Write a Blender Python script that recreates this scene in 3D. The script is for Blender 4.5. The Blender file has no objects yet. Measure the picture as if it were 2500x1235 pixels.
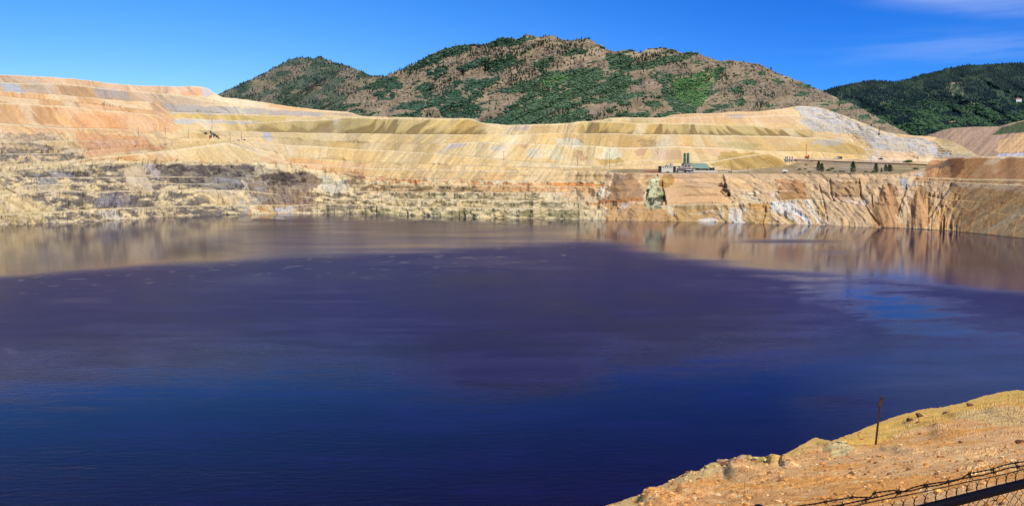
import bpy, bmesh, math, random
import numpy as np
from mathutils import Vector, Matrix
R = math.radians
random.seed(7); rng = np.random.default_rng(7)
SC = bpy.context.scene
COL = SC.collection

# ---------------------------------------------------------------- camera, sky, sun, exposure
F = 2100.0; HC = 75.0; CX, CY = 1250.0, 617.5
TH = math.atan((CY - 410.0) / F); ST, CT = math.sin(TH), math.cos(TH)
cam = bpy.data.cameras.new('camera'); camo = bpy.data.objects.new('camera', cam); COL.objects.link(camo)
cam.sensor_width = 36; cam.lens = 36 * F / 2500.0; cam.clip_start = 0.1; cam.clip_end = 60000
camo.location = (0, 0, HC); camo.rotation_euler = (math.pi / 2 - TH, 0, 0)
SC.camera = camo

SUN_EL, SUN_AZ = R(46), R(158)          # azimuth clockwise from the view direction (+Y)
sd = Vector((math.sin(SUN_AZ) * math.cos(SUN_EL), math.cos(SUN_AZ) * math.cos(SUN_EL), math.sin(SUN_EL)))
sun = bpy.data.lights.new('sun', 'SUN'); suno = bpy.data.objects.new('sun', sun); COL.objects.link(suno)
sun.energy = 4.4; sun.angle = R(0.53); sun.color = (1.0, 0.955, 0.88)
suno.rotation_euler = sd.to_track_quat('Z', 'Y').to_euler(); suno.location = (300, -100, 400)

W = bpy.data.worlds.new('World'); SC.world = W; W.use_nodes = True
nt = W.node_tree; nt.nodes.clear()
def N(tree, t, **kw):
    n = tree.nodes.new(t)
    for k, v in kw.items(): setattr(n, k, v)
    return n
sky = N(nt, 'ShaderNodeTexSky'); sky.sky_type = 'NISHITA'; sky.sun_disc = False
sky.sun_elevation = SUN_EL; sky.sun_rotation = SUN_AZ; sky.altitude = 1700
sky.air_density = 1.0; sky.dust_density = 0.3; sky.ozone_density = 4.0
bg = N(nt, 'ShaderNodeBackground'); bg.inputs[1].default_value = 0.12
hs = N(nt, 'ShaderNodeHueSaturation'); hs.inputs['Saturation'].default_value = 1.35; hs.inputs['Value'].default_value = 1.0
tc = N(nt, 'ShaderNodeTexCoord')
# thin cirrus, a real pattern of the sky directions
sep = N(nt, 'ShaderNodeSeparateXYZ')
mp = N(nt, 'ShaderNodeMapping'); mp.inputs['Scale'].default_value = (1.6, 1.6, 14); mp.inputs['Rotation'].default_value = (0, R(10), 0)
n1 = N(nt, 'ShaderNodeTexNoise'); n1.inputs['Scale'].default_value = 2.2; n1.inputs['Detail'].default_value = 7; n1.inputs['Roughness'].default_value = 0.55
L = nt.links.new
L(tc.outputs['Generated'], sep.inputs[0]); L(tc.outputs['Generated'], mp.inputs[0]); L(mp.outputs[0], n1.inputs[0])
def mrange(tree, src, a, b, c=0.0, d=1.0, smooth=True):
    m = N(tree, 'ShaderNodeMapRange'); m.interpolation_type = 'SMOOTHSTEP' if smooth else 'LINEAR'
    m.inputs[1].default_value = a; m.inputs[2].default_value = b; m.inputs[3].default_value = c; m.inputs[4].default_value = d
    tree.links.new(src, m.inputs[0]); return m.outputs[0]
def mth(tree, op, a, b=None):
    m = N(tree, 'ShaderNodeMath'); m.operation = op
    for i, v in enumerate((a, b)):
        if v is None: continue
        if isinstance(v, (int, float)): m.inputs[i].default_value = v
        else: tree.links.new(v, m.inputs[i])
    return m.outputs[0]
# cirrus veil high on the right (its lower edge rises towards the left) and a faint one low on the right
lift = mth(nt, 'SUBTRACT', sep.outputs['Z'], mth(nt, 'MULTIPLY', mth(nt, 'SUBTRACT', 0.50, sep.outputs['X']), 0.20))
v1 = mth(nt, 'MULTIPLY', mrange(nt, lift, 0.134, 0.160), mrange(nt, lift, 0.20, 0.30, 1, 0.35))
v1 = mth(nt, 'MULTIPLY', v1, mrange(nt, sep.outputs['X'], 0.27, 0.42))
v1 = mth(nt, 'MULTIPLY', v1, mrange(nt, n1.outputs[0], 0.36, 0.64, 0.15, 1.0))
v2 = mth(nt, 'MULTIPLY', mrange(nt, sep.outputs['Z'], 0.095, 0.115), mrange(nt, sep.outputs['Z'], 0.125, 0.15, 1, 0))
v2 = mth(nt, 'MULTIPLY', mth(nt, 'MULTIPLY', v2, mrange(nt, sep.outputs['X'], 0.25, 0.5)), mrange(nt, n1.outputs[0], 0.42, 0.65, 0, 0.45))
veil = mth(nt, 'MULTIPLY', mth(nt, 'ADD', v1, v2), 0.32)
mx = N(nt, 'ShaderNodeMixRGB'); mx.inputs[2].default_value = (5.4, 6.2, 7.2, 1)
# the sky is paler on the left and deepest blue on the right, at right angles to the sun
tint = N(nt, 'ShaderNodeMixRGB'); tint.inputs[1].default_value = (.72, .77, .93, 1); tint.inputs[2].default_value = (.18, .43, .84, 1)
L(mrange(nt, sep.outputs['X'], -.45, .40), tint.inputs[0])
tm = N(nt, 'ShaderNodeMixRGB'); tm.blend_type = 'MULTIPLY'; tm.inputs[0].default_value = 1
L(sky.outputs[0], hs.inputs['Color']); L(hs.outputs[0], tm.inputs[1]); L(tint.outputs[0], tm.inputs[2]); L(tm.outputs[0], mx.inputs[1]); L(veil, mx.inputs[0])
L(mx.outputs[0], bg.inputs[0])
out = N(nt, 'ShaderNodeOutputWorld'); L(bg.outputs[0], out.inputs[0])

vs = SC.view_settings; vs.view_transform = 'Standard'; vs.look = 'None'; vs.gamma = 1; vs.exposure = 0.42; vs.use_curve_mapping = False
SC.cycles.max_bounces = 5; SC.cycles.diffuse_bounces = 2; SC.cycles.glossy_bounces = 3
SC.cycles.volume_bounces = 0

# ---------------------------------------------------------------- helpers
KA = 0.62                                     # albedo of a colour seen sunlit in the photograph
def lin(c):
    c = np.asarray(c, float) / 255.0
    return np.where(c <= 0.04045, c / 12.92, ((c + 0.055) / 1.055) ** 2.4)
def alb(c, k=None): return lin(c) * (KA if k is None else k)

def Tpy(py):
    cy = (CY - py) / F
    return (-ST + cy * CT) / (CT + cy * ST)
def pyT(T):
    cy = (ST + T * CT) / (CT - T * ST)
    return CY - cy * F
def at(px, py, Y):
    cy = (CY - py) / F; cx = (px - CX) / F; dy = CT + cy * ST
    return cx / dy * Y, Y + 0 * cx, HC + (-ST + cy * CT) / dy * Y

_tab = {}
def vnoise(x, y, seed=0):
    if seed not in _tab: _tab[seed] = np.random.default_rng(1000 + seed).random((256, 256))
    t = _tab[seed]
    xi = np.floor(x).astype(np.int64); yi = np.floor(y).astype(np.int64)
    fx = x - xi; fy = y - yi
    fx = fx * fx * (3 - 2 * fx); fy = fy * fy * (3 - 2 * fy)
    a = xi & 255; b = (xi + 1) & 255; c = yi & 255; d = (yi + 1) & 255
    return (t[a, c] * (1 - fx) + t[b, c] * fx) * (1 - fy) + (t[a, d] * (1 - fx) + t[b, d] * fx) * fy
def fbm(x, y, seed=0, o=4, g=0.5):
    s = 0; a = 1; n = 0
    for i in range(o):
        s = s + a * vnoise(x * 2 ** i + 17.3 * i, y * 2 ** i + 9.1 * i, seed + i); n += a; a *= g
    return s / n
def ridged(x, y, seed=0, o=4, g=0.5):
    s = 0; a = 1; n = 0
    for i in range(o):
        s = s + a * (1 - np.abs(2 * vnoise(x * 2 ** i + 31.7 * i, y * 2 ** i + 5.9 * i, seed + i) - 1)); n += a; a *= g
    return s / n
def sstep(a, b, x):
    t = np.clip((x - a) / (b - a), 0, 1); return t * t * (3 - 2 * t)
def line(pts, x):
    p = np.array(pts, float); return np.interp(x, p[:, 0], p[:, 1])
def inpoly(poly, x, y):
    p = np.array(poly, float); res = np.zeros(x.shape, bool)
    bb = (x >= p[:, 0].min()) & (x <= p[:, 0].max()) & (y >= p[:, 1].min()) & (y <= p[:, 1].max())
    if not bb.any(): return res
    xs = x[bb]; ys = y[bb]; r = np.zeros(xs.shape, bool); j = len(p) - 1
    for i in range(len(p)):
        xi, yi = p[i]; xj, yj = p[j]
        if yi != yj:
            r ^= ((yi > ys) != (yj > ys)) & (xs < (xj - xi) * (ys - yi) / (yj - yi) + xi)
        j = i
    res[bb] = r; return res
def segdist(pts, x, y):
    d = np.full(x.shape, 1e9); p = np.array(pts, float)
    for a, b in zip(p[:-1], p[1:]):
        v = b - a; l = (v ** 2).sum() + 1e-9
        t = np.clip(((x - a[0]) * v[0] + (y - a[1]) * v[1]) / l, 0, 1)
        d = np.minimum(d, np.hypot(x - a[0] - t * v[0], y - a[1] - t * v[1]))
    return d

def tag(o, label=None, cat=None, group=None, kind=None):
    if label: o['label'] = label
    if cat: o['category'] = cat
    if group: o['group'] = group
    if kind: o['kind'] = kind
    return o
def raw_mesh(name, V, Fc, mat, col=None, smooth=False, parent=None, extra=None):
    V = np.asarray(V, np.float32).reshape(-1, 3); Fc = np.asarray(Fc, np.int32); k = Fc.shape[1]
    me = bpy.data.meshes.new(name)
    me.vertices.add(len(V)); me.vertices.foreach_set('co', V.ravel())
    me.loops.add(Fc.size); me.loops.foreach_set('vertex_index', Fc.ravel())
    me.polygons.add(len(Fc)); me.polygons.foreach_set('loop_start', np.arange(0, Fc.size, k, dtype=np.int32))
    me.polygons.foreach_set('loop_total', np.full(len(Fc), k, np.int32))
    me.polygons.foreach_set('use_smooth', np.full(len(Fc), smooth, bool))
    me.update(calc_edges=True)
    if col is not None:
        a = me.color_attributes.new('Col', 'FLOAT_COLOR', 'POINT')
        c = np.ones((len(V), 4), np.float32); c[:, :3] = np.asarray(col).reshape(-1, 3); a.data.foreach_set('color', c.ravel())
    for n_, arr in (extra or {}).items():
        a = me.attributes.new(n_, 'FLOAT', 'POINT'); a.data.foreach_set('value', np.asarray(arr, np.float32).ravel())
    me.materials.append(mat)
    o = bpy.data.objects.new(name, me); COL.objects.link(o)
    if parent is not None: o.parent = parent
    return o
def grid(name, P, mat, col=None, smooth=True, extra=None):
    r, c, _ = P.shape
    i = np.arange((r - 1) * (c - 1)); a = (i // (c - 1)) * c + i % (c - 1)
    q = np.stack([a, a + 1, a + c + 1, a + c], 1)
    return raw_mesh(name, P, q, mat, col, smooth, extra=extra)

def mat_vcol(name, fine=0.3, amp=0.22, bump=0.0, bscale=0.3, rough=0.92, spec=0.15, bdist=1.0):
    m = bpy.data.materials.new(name); m.use_nodes = True; t = m.node_tree; b = t.nodes['Principled BSDF']
    b.inputs['Roughness'].default_value = rough; b.inputs['Specular IOR Level'].default_value = spec
    at_ = N(t, 'ShaderNodeAttribute'); at_.attribute_name = 'Col'
    g = N(t, 'ShaderNodeNewGeometry')
    n = N(t, 'ShaderNodeTexNoise'); n.inputs['Scale'].default_value = fine; n.inputs['Detail'].default_value = 5; n.inputs['Roughness'].default_value = 0.65
    t.links.new(g.outputs['Position'], n.inputs['Vector'])
    v = mrange(t, n.outputs[0], 0.25, 0.75, 1 - amp, 1 + amp, False)
    mul = N(t, 'ShaderNodeVectorMath'); mul.operation = 'SCALE'
    t.links.new(at_.outputs['Color'], mul.inputs[0]); t.links.new(v, mul.inputs['Scale'])
    t.links.new(mul.outputs[0], b.inputs['Base Color'])
    if bump:
        n2 = N(t, 'ShaderNodeTexNoise'); n2.inputs['Scale'].default_value = bscale; n2.inputs['Detail'].default_value = 6; n2.inputs['Roughness'].default_value = 0.7
        t.links.new(g.outputs['Position'], n2.inputs['Vector'])
        bp = N(t, 'ShaderNodeBump'); bp.inputs['Strength'].default_value = bump; bp.inputs['Distance'].default_value = bdist
        t.links.new(n2.outputs[0], bp.inputs['Height']); t.links.new(bp.outputs[0], b.inputs['Normal'])
    return m
def mat_flat(name, c, rough=0.7, metal=0.0, amp=0.15, scale=2.0, spec=0.3):
    m = bpy.data.materials.new(name); m.use_nodes = True; t = m.node_tree; b = t.nodes['Principled BSDF']
    b.inputs['Roughness'].default_value = rough; b.inputs['Metallic'].default_value = metal; b.inputs['Specular IOR Level'].default_value = spec
    g = N(t, 'ShaderNodeTexCoord'); n = N(t, 'ShaderNodeTexNoise'); n.inputs['Scale'].default_value = scale; n.inputs['Detail'].default_value = 5
    t.links.new(g.outputs['Object'], n.inputs['Vector'])
    rp = N(t, 'ShaderNodeMixRGB'); c = np.asarray(c, float)
    rp.inputs[1].default_value = (*np.clip(c * (1 - amp), 0, 1), 1); rp.inputs[2].default_value = (*np.clip(c * (1 + amp), 0, 1), 1)
    t.links.new(mrange(t, n.outputs[0], 0.3, 0.7), rp.inputs[0]); t.links.new(rp.outputs[0], b.inputs['Base Color'])
    return m

# ================================================================ PIT TERRAIN
px = np.arange(-330, 2870.1, 2.0); NC = len(px)
def kslant(x):   # lean of the run-off streaks along the wall
    return np.interp(x, [-300, 0, 600, 800, 900, 1250, 1450, 1600, 1750, 1950, 2100, 2250, 2350, 2500, 2850],
                        [-1.1, -1.0, -0.9, 0.2, 0.8, 0.8, 0.2, 0.4, -1.0, -1.3, -0.8, 0.0, 0.8, 1.3, 1.4])
NODES = [
 # line of the crest, slope of the face below it (tan), width of the bench above it, rows, roughness of crest line
 ('b1', [(0,526),(150,518),(289,510),(430,505),(600,502),(700,503),(820,499),(970,505),(1240,510),(1370,511),(1480,514),(1625,502),(1716,499),(1800,498),(1904,490),(1977,486),(2100,500),(2300,505),(2500,530)],
   1.0, [(0,17),(1450,15),(1480,3),(1600,3),(1650,10),(1960,14),(2040,0.5),(2500,.5)], 22, 1.4),
 ('b2', [(-100,480),(35,474),(122,465),(226,469),(348,465),(501,464),(592,465),(700,478),(821,487),(968,486),(1240,489),(1400,493),(1500,490),(1640,480),(1780,478),(1850,474),(1990,472),(2100,475),(2500,500)],
   1.0, [(0,17),(590,12),(700,2),(800,8),(1420,12),(1480,0.5),(1780,.5),(1800,1),(2000,1),(2500,.5)], 18, 1.4),
 ('b3', [(-100,460),(28,456),(174,449),(296,448),(487,450),(600,450),(760,466),(960,469),(1240,471),(1330,471),(1500,470),(1640,457),(1780,462),(1850,466),(1990,466),(2100,460),(2500,480)],
   1.0, [(0,8),(480,8),(600,2),(760,1),(960,9),(1330,9),(1480,.5),(1780,.5),(1800,9),(1900,9),(1960,.5),(2500,.5)], 14, 1.2),
 ('b4', [(0,437),(157,434),(306,434),(428,432),(600,435),(760,450),(950,452),(1240,454),(1480,456),(1600,446),(2000,448),(2500,462)],
   1.0, [(0,2),(150,6),(430,6),(600,1),(900,1),(960,6),(1470,8),(1500,.5),(2500,.5)], 14, 1.2),
 ('b5', [(0,420),(250,402),(400,399),(620,404),(700,424),(850,420),(900,434),(1240,443),(1480,444),(1600,436),(1800,436),(2000,437),(2188,438),(2330,446),(2500,454)],
   0.95, [(0,1),(380,3),(620,3),(700,.5),(880,.5),(900,7),(1480,7),(1500,.5),(2150,.5),(2220,10),(2500,16)], 14, 1.0),
 ('rim', [(0,409),(139,397),(244,383),(383,371),(453,362),(557,348),(625,372),(708,398),(895,411),(1240,417),(1480,420),(1600,425),(1840,425),(2100,424),(2188,428),(2250,434),(2350,439),(2500,441)],
   0.85, [(0,14),(550,14),(650,20),(1450,20),(1500,3),(2200,3),(2260,16),(2500,16)], 14, 0.6),
 ('mid', [(0,376),(139,374),(250,366),(380,358),(450,352),(557,343),(625,362),(708,384),(895,397),(1240,409),(1480,418.5),(1600,423.6),(2200,423),(2262,420),(2280,409),(2318,388),(2500,386.5)],
   0.72, [(0,6),(560,3),(1400,2),(1480,2),(1600,1),(2500,1)], 16, 0.6),
 ('plain', [(0,374),(557,342),(625,361),(708,383),(895,396),(1240,408),(1480,412),(1560,414),(1700,415),(1800,415),(1870,410),(1926,404),(1945,394),(2050,396),(2250,402),(2285,403),(2318,387.5),(2500,386)],
   None, [(0,2),(1400,3),(1480,60),(1560,110),(1640,170),(1800,240),(1900,420),(2000,560),(2500,560)], 26, 0.0),
 ('mound', [(0,349),(139,345),(250,345),(380,340),(450,338),(522,338),(557,336),(600,344),(713,355),(883,365),(1082,376),(1240,393),(1356,400),(1469,409),(1560,405),(1640,400),(1700,398),(1740,396),(1790,385),(1830,379),(1882,374),(1900,385),(1920,391),(1945,386),(2050,387),(2150,390),(2250,395),(2300,398),(2500,385)],
   0.70, [(0,10),(520,15),(700,30),(1700,30),(1900,30),(2500,20)], 18, 0.6),
 ('m9', [(0,300),(139,313),(313,317),(404,322),(440,324),(560,332),(600,335),(883,350),(1082,352),(1153,347),(1240,348),(1325,352),(1432,357),(1549,360),(1653,357),(1750,362),(1800,365),(1850,368),(1900,371),(1950,372),(2000,372),(2080,378),(2150,384),(2250,390),(2320,394),(2500,384.5)],
   0.70, [(0,16),(420,10),(480,1),(1050,1),(1160,20),(1400,30),(2000,20),(2200,8),(2500,2)], 18, 0.8),
 ('m10', [(0,251),(139,258),(244,270),(383,281),(410,300),(440,312),(480,318),(600,322),(883,326),(1224,329),(1384,325),(1568,328),(1753,330),(1879,333),(2005,337),(2080,350),(2150,370),(2250,384),(2320,388),(2500,384)],
   0.70, [(0,24),(383,24),(460,20),(600,34),(1240,40),(1900,30),(2100,8),(2500,2)], 22, 0.7),
 ('m11', [(0,236),(139,246),(244,258),(383,272),(432,290),(560,294),(640,298),(813,292),(830,287),(1150,291.5),(1180,303),(1240,307),(1381,304),(1415,297),(1753,304),(1840,306),(1879,315),(1977,315),(2000,325),(2040,335),(2100,341),(2163,352),(2250,370),(2320,383),(2500,383.5)],
   0.70, [(0,1),(383,1),(432,14),(813,14),(1200,10),(1415,34),(1900,34),(2040,10),(2500,2)], 22, 0.7),
 ('m12', [(0,223),(139,232),(278,244),(383,252),(394,262),(405,275),(560,278),(700,283),(813,287),(835,286),(1150,291),(1175,301),(1240,306),(1381,303),(1472,295),(1483,289),(1625,289),(1636,286),(1840,283),(1880,281),(1951,282),(2002,298),(2075,313),(2163,340),(2258,352),(2318,358),(2368,372),(2390,384),(2500,383)],
   0.70, [(0,22),(383,22),(405,8),(800,8),(1240,8),(1480,16),(2000,12),(2500,6)], 16, 0.6),
 ('m13', [(0,202),(164,206),(313,223),(446,233),(505,243),(543,254),(640,263),(760,272),(855,276),(883,284.5),(912,285.5),(1153,290.5),(1175,300.5),(1240,305.5),(1381,302.5),(1472,294),(1483,288.5),(1625,288.5),(1636,282),(1840,274),(1920,267),(1951,270),(2002,280),(2075,300),(2163,332),(2258,342),(2318,350),(2368,369),(2390,383.5),(2500,382)],
   0.72, [(0,20),(500,20),(560,10),(880,6),(1200,6),(1600,10),(2500,6)], 14, 0.6),
 ('top', [(-330,176),(0,182),(195,193),(303,208),(484,211),(505,214),(540,239),(571,241),(640,251),(784,270),(855,274),(883,284),(912,285),(1153,290),(1175,300),(1240,305),(1381,302),(1472,293.5),(1483,288),(1625,288),(1636,281),(1800,274),(1840,272.5),(1920,265),(1951,259),(2002,263),(2075,288),(2163,325),(2258,333),(2318,342),(2368,366),(2390,383),(2500,381.5)],
   0.72, [(0,160),(2500,160)], 16, 0.9),
]
shore = [(-330,560),(0,549),(150,545),(300,537),(450,527),(600,524),(760,521),(900,522),(1050,528),(1200,533),(1350,535),(1500,538),(1700,541),(1850,545),(2000,549),(2100,553),(2200,557),(2300,562),(2400,572),(2500,582),(2870,620)]
def gsm(v, n=12):
    k = np.exp(-.5 * (np.arange(-3 * n, 3 * n + 1) / n) ** 2); k /= k.sum()
    return np.convolve(np.pad(v, 3 * n, mode='edge'), k, 'valid')
ysh = gsm(line(shore, px), 18)
Y = -HC / Tpy(ysh); Z = np.zeros(NC)
rowsY = [Y - 20, Y]; rowsZ = [Z - 14, Z]; rowsB = [0, 0]; rowsT = {}
yprev = ysh.copy()
BW = {}
for bi, (nm, pts, slope, bw, nr, jag) in enumerate(NODES):
    BW[bi] = sstep(2.5, 6, line(bw, px))
    yl = gsm(line(pts, px), 4); jag = jag * (.12 + .88 * np.maximum(BW[bi], px < 1480))
    yl = yl + jag * (fbm(px / 9, px * 0 + bi * 7.7, 60 + bi, 3) - .5) * 2 + (jag * 0.6 + (1.6 if bi >= 8 else 0)) * (fbm(px / 60, px * 0 + bi * 3.3, 80 + bi, 2) - .5) * 2
    w = gsm(line(bw, px), 45 if nm == 'plain' else 14)
    if nm == 'plain':
        yl = np.minimum(yl, yprev - 0.15)
        Y2 = Y + w; Z2 = HC + Y2 * Tpy(yl)
        for t in np.linspace(0, 1, nr + 1)[1:]:
            rowsY.append(Y + (Y2 - Y) * t); rowsZ.append(Z + (Z2 - Z) * t); rowsB.append(100 + bi)
        Y, Z, yprev = Y2, Z2, yl
        continue
    yl = np.minimum(yl, yprev - 0.3)
    T = Tpy(yl); sl = slope
    dd = np.maximum((HC + Y * T - Z) / (sl - T), 0.05)
    Y2 = Y + dd; Z2 = HC + Y2 * T
    n = nr
    for t in np.linspace(0, 1, n + 1)[1:]:
        rowsY.append(Y + (Y2 - Y) * t); rowsZ.append(Z + (Z2 - Z) * t); rowsB.append(bi); rowsT[len(rowsB) - 1] = t
    Y, Z = Y2, Z2
    wj = gsm(w, 10) * (0.75 + 0.5 * fbm(px / 60, px * 0 + bi, 95 + bi, 2))
    for t in (0.34, 0.67, 1.0):
        rowsY.append(Y + wj * t); rowsZ.append(Z + 0.01 * wj * t); rowsB.append(100 + bi)
    Y = Y + wj; Z = Z + 0.01 * wj
    yprev = np.minimum(pyT((Z - HC) / Y), yl)
TOPY, TOPZ = Y.copy(), Z.copy()
rowsY += [Y + 100, Y + 260, Y + 420]; rowsZ += [Z - 25, Z - 110, Z * 0 + 20]; rowsB += [200, 200, 200]
WY = np.array(rowsY); WZ = np.array(rowsZ); WB = np.array(rowsB)
WPX = np.broadcast_to(px, WY.shape).copy(); WPY = pyT((WZ - HC) / WY)
print('TERRAIN', WY.shape, 'top Y', TOPY[[165, 465, 790, 1090, 1250, 1400]])
NR = WY.shape[0]
isbench = (WB >= 100)[:, None] & np.ones(NC, bool)
x, y = WPX, WPY

# --- zones: list of (kind, polygon, colour, strength)
st0 = fbm((x + kslant(x) * (y - 400)) / 8.0, y / 60.0, 21, 3, .6) - .5
wx = x + 22 * st0 + 13 * (fbm(x / 16, y / 10, 3, 4) - .5) * 2; wy = y + 5.5 * (fbm(x / 14, y / 9, 9, 4) - .5) * 2
band = (WB % 100)[:, None] * np.ones(NC)
u = x + kslant(x) * (.7 + .7 * fbm(x / 90, y / 60 + band * 3.1, 23, 2)) * (y - 400) + band * 173.7          # down-slope coordinate, each terrace with its own run-off
streak = fbm(u / 9.0, y / 60.0, 20, 4, .6)
streak2 = fbm(u / 26.0, y / 110.0, 27, 3, .55)
mott = fbm((x - .8 * (y - 400) * (x < 1000)) / 19, y / 6.5, 33, 5, .62)
broad = fbm(x / 120, y / 40, 40, 3)
def C(*c): return alb(c)
def mixc(a, b, t): return a * (1 - t[..., None]) + b * t[..., None]
base = np.zeros(x.shape + (3,)) + C(233, 202, 155)
base = mixc(base, C(228, 184, 132), sstep(.42, .66, broad))
base = mixc(base, C(243, 221, 182), sstep(.52, .7, fbm(x / 90, y / 30, 44, 3)) * .8)
rough = np.zeros(x.shape)
def zone(poly, c, s=1.0, r=None, mode=None, warp=True):
    """s strength, r rock roughness, mode: None solid, 'm' broken blocks, 's' broken streaks"""
    global base
    m = inpoly(poly, wx if warp else x, wy if warp else y).astype(float) * s
    if mode == 'm': m = m * sstep(.40, .56, mott)
    if mode == 's': m = m * sstep(.42, .60, streak)
    if mode == 't': m = m * sstep(.42, .56, streak2)
    base = mixc(base, C(*c), m)
    if r is not None: rough[:] = np.where(m > 0, np.maximum(rough * (r > 0), r), rough)
Zs = zone
# broad material regions
Zs([(430,285),(1500,285),(1500,418),(700,440),(430,400)], (232,204,150), .8)
Zs([(1380,290),(1930,300),(2060,350),(2190,390),(1900,412),(1500,412)], (232,202,148), .75)
Zs([(640,380),(900,400),(900,440),(640,425)], (232,186,138), .8)
Zs([(0,415),(250,390),(700,400),(900,440),(1480,445),(1480,560),(-330,600),(-330,420)], (238,216,170), .9, .7)
Zs([(1480,415),(2870,400),(2870,640),(1480,560)], (226,190,148), .95, .3)
Zs([(-330,140),(420,180),(420,325),(-330,330)], (232,192,150), .8)
# upper left dumps
Zs([(0,183),(195,194),(310,208),(480,211),(500,232),(300,222),(160,205),(0,200)], (233,196,160), .9)
Zs([(0,202),(28,204),(70,228),(0,222)], (206,202,200), 1)
Zs([(65,198),(300,218),(330,245),(230,240),(60,222)], (214,196,182), .7, mode='t')
Zs([(145,210),(205,213),(232,243),(150,238)], (206,170,134), .8)
Zs([(230,212),(312,225),(335,247),(240,243)], (196,186,184), .9)
Zs([(312,225),(520,243),(545,255),(400,258),(335,247)], (224,196,164), .8)
Zs([(484,212),(505,214),(520,226),(500,238),(488,225)], (200,194,196), .9)
Zs([(440,224),(485,214),(500,234),(440,234)], (236,180,136), .9)
Zs([(355,251),(560,262),(640,268),(790,275),(790,284),(640,280),(390,280)], (196,188,180), .85)
Zs([(475,263),(510,268),(540,276),(478,276)], (150,136,100), .7, mode='s')
Zs([(330,255),(355,252),(385,282),(350,272)], (208,152,106), .9)
Zs([(396,276),(700,284),(690,299),(412,289)], (222,190,122), 1)
Zs([(560,280),(660,284),(650,296),(560,292)], (176,150,96), .7, mode='s')
Zs([(412,290),(640,297),(640,302),(430,302)], (204,200,196), .9)
Zs([(800,274),(860,275),(880,283),(810,283)], (170,156,140), .6, mode='s')
Zs([(0,224),(400,252),(440,310),(420,325),(0,298)], (232,182,130), .7)
Zs([(55,262),(140,262),(140,305),(60,300)], (214,164,116), .8, mode='t')
Zs([(180,275),(310,285),(310,318),(180,312)], (226,172,124), .9)
# pale red wall under the left dumps
Zs([(180,325),(340,332),(400,365),(215,380)], (226,174,134), .9, .25)
Zs([(0,330),(150,325),(215,380),(120,400),(0,405)], (222,196,156), .8, .5)
Zs([(0,348),(60,347),(160,362),(205,384),(150,392),(0,402)], (140,128,118), .8, .8, 'm')
Zs([(0,325),(150,328),(140,345),(0,345)], (150,132,118), .6, .7, 'm')
Zs([(0,372),(70,373),(200,378),(200,390),(0,404)], (128,120,114), .7, .9, 'm')
Zs([(480,300),(760,350),(700,395),(560,345)], (236,208,164), .6)
# dark rock benches, left
Zs([(0,418),(250,400),(620,400),(760,440),(760,528),(400,535),(0,552)], (158,146,136), .6, .8, 'm')
for p in ([(140,412),(300,405),(312,450),(140,440)], [(60,425),(140,418),(150,448),(60,450)], [(350,410),(420,402),(440,440),(350,440)],
          [(0,430),(60,432),(60,455),(0,455)], [(170,450),(350,452),(350,466),(170,464)],
          [(60,470),(240,468),(330,470),(330,508),(130,516)], [(240,466),(500,468),(520,505),(260,508)],
          [(200,508),(600,502),(600,528),(250,540)], [(0,520),(200,515),(240,540),(0,550)]):
    Zs(p, (118,108,102), .8, 1.0, 'm')
Zs([(60,425),(180,420),(240,448),(90,452)], (172,166,166), .75, .6, 't')
Zs([(360,455),(470,448),(480,462),(380,466)], (128,116,108), .7, 1, 'm')
Zs([(376,402),(625,403),(620,440),(600,470),(500,460),(380,440)], (132,122,116), .8, .8)
Zs([(376,402),(625,403),(620,440),(600,470),(500,460),(380,440)], (104,94,90), .8, 1.0, 'm')
Zs([(500,432),(590,436),(580,460),(500,460)], (160,156,156), .8, .8, 'm')
Zs([(260,470),(330,478),(330,508),(220,505)], (158,150,150), .8, .5)
Zs([(500,470),(590,476),(590,500),(520,500)], (214,186,138), .8, .8, 'm')
Zs([(0,440),(36,470),(120,500),(110,545),(0,548)], (232,206,156), .7, .4)
Zs([(296,410),(350,408),(380,466),(318,466)], (226,204,170), 1, 0.0)
Zs([(352,400),(372,398),(395,440),(365,425)], (206,190,180), .9, 0.1)
Zs([(245,515),(285,512),(300,535),(250,538)], (222,212,200), .8, .5, 't')
# brown rock mass and pale rocks, centre left
Zs([(610,440),(640,425),(750,418),(790,440),(760,470),(745,500),(700,505),(640,500),(600,470)], (140,118,102), .85, .8)
Zs([(640,428),(750,420),(750,445),(660,462)], (98,84,76), .9, 1.0, 'm')
Zs([(620,445),(650,440),(655,490),(625,490)], (168,160,152), .8, .8, 'm')
Zs([(720,470),(760,460),(760,520),(715,515)], (170,140,112), .7, .8)
Zs([(600,425),(625,430),(610,470),(600,525),(575,520),(590,470)], (214,200,178), .7, .9, 'm')
Zs([(610,500),(700,498),(720,512),(700,524),(610,524)], (226,168,92), .75, .7, 'm')
Zs([(675,505),(715,505),(715,522),(675,522)], (206,204,204), .9, .7, 'm')
Zs([(785,432),(810,430),(835,450),(840,475),(800,478),(780,455)], (214,204,176), .9, .9)
Zs([(825,440),(850,440),(850,465),(830,465)], (206,204,198), .9, .9, 'm')
Zs([(840,420),(880,422),(905,460),(900,480),(850,475)], (146,116,94), .85, .9, 'm')
Zs([(750,470),(900,475),(900,498),(760,500)], (112,98,84), .75, 1, 'm')
Zs([(750,500),(900,498),(920,525),(740,525)], (118,108,92), .75, 1, 'm')
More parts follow.
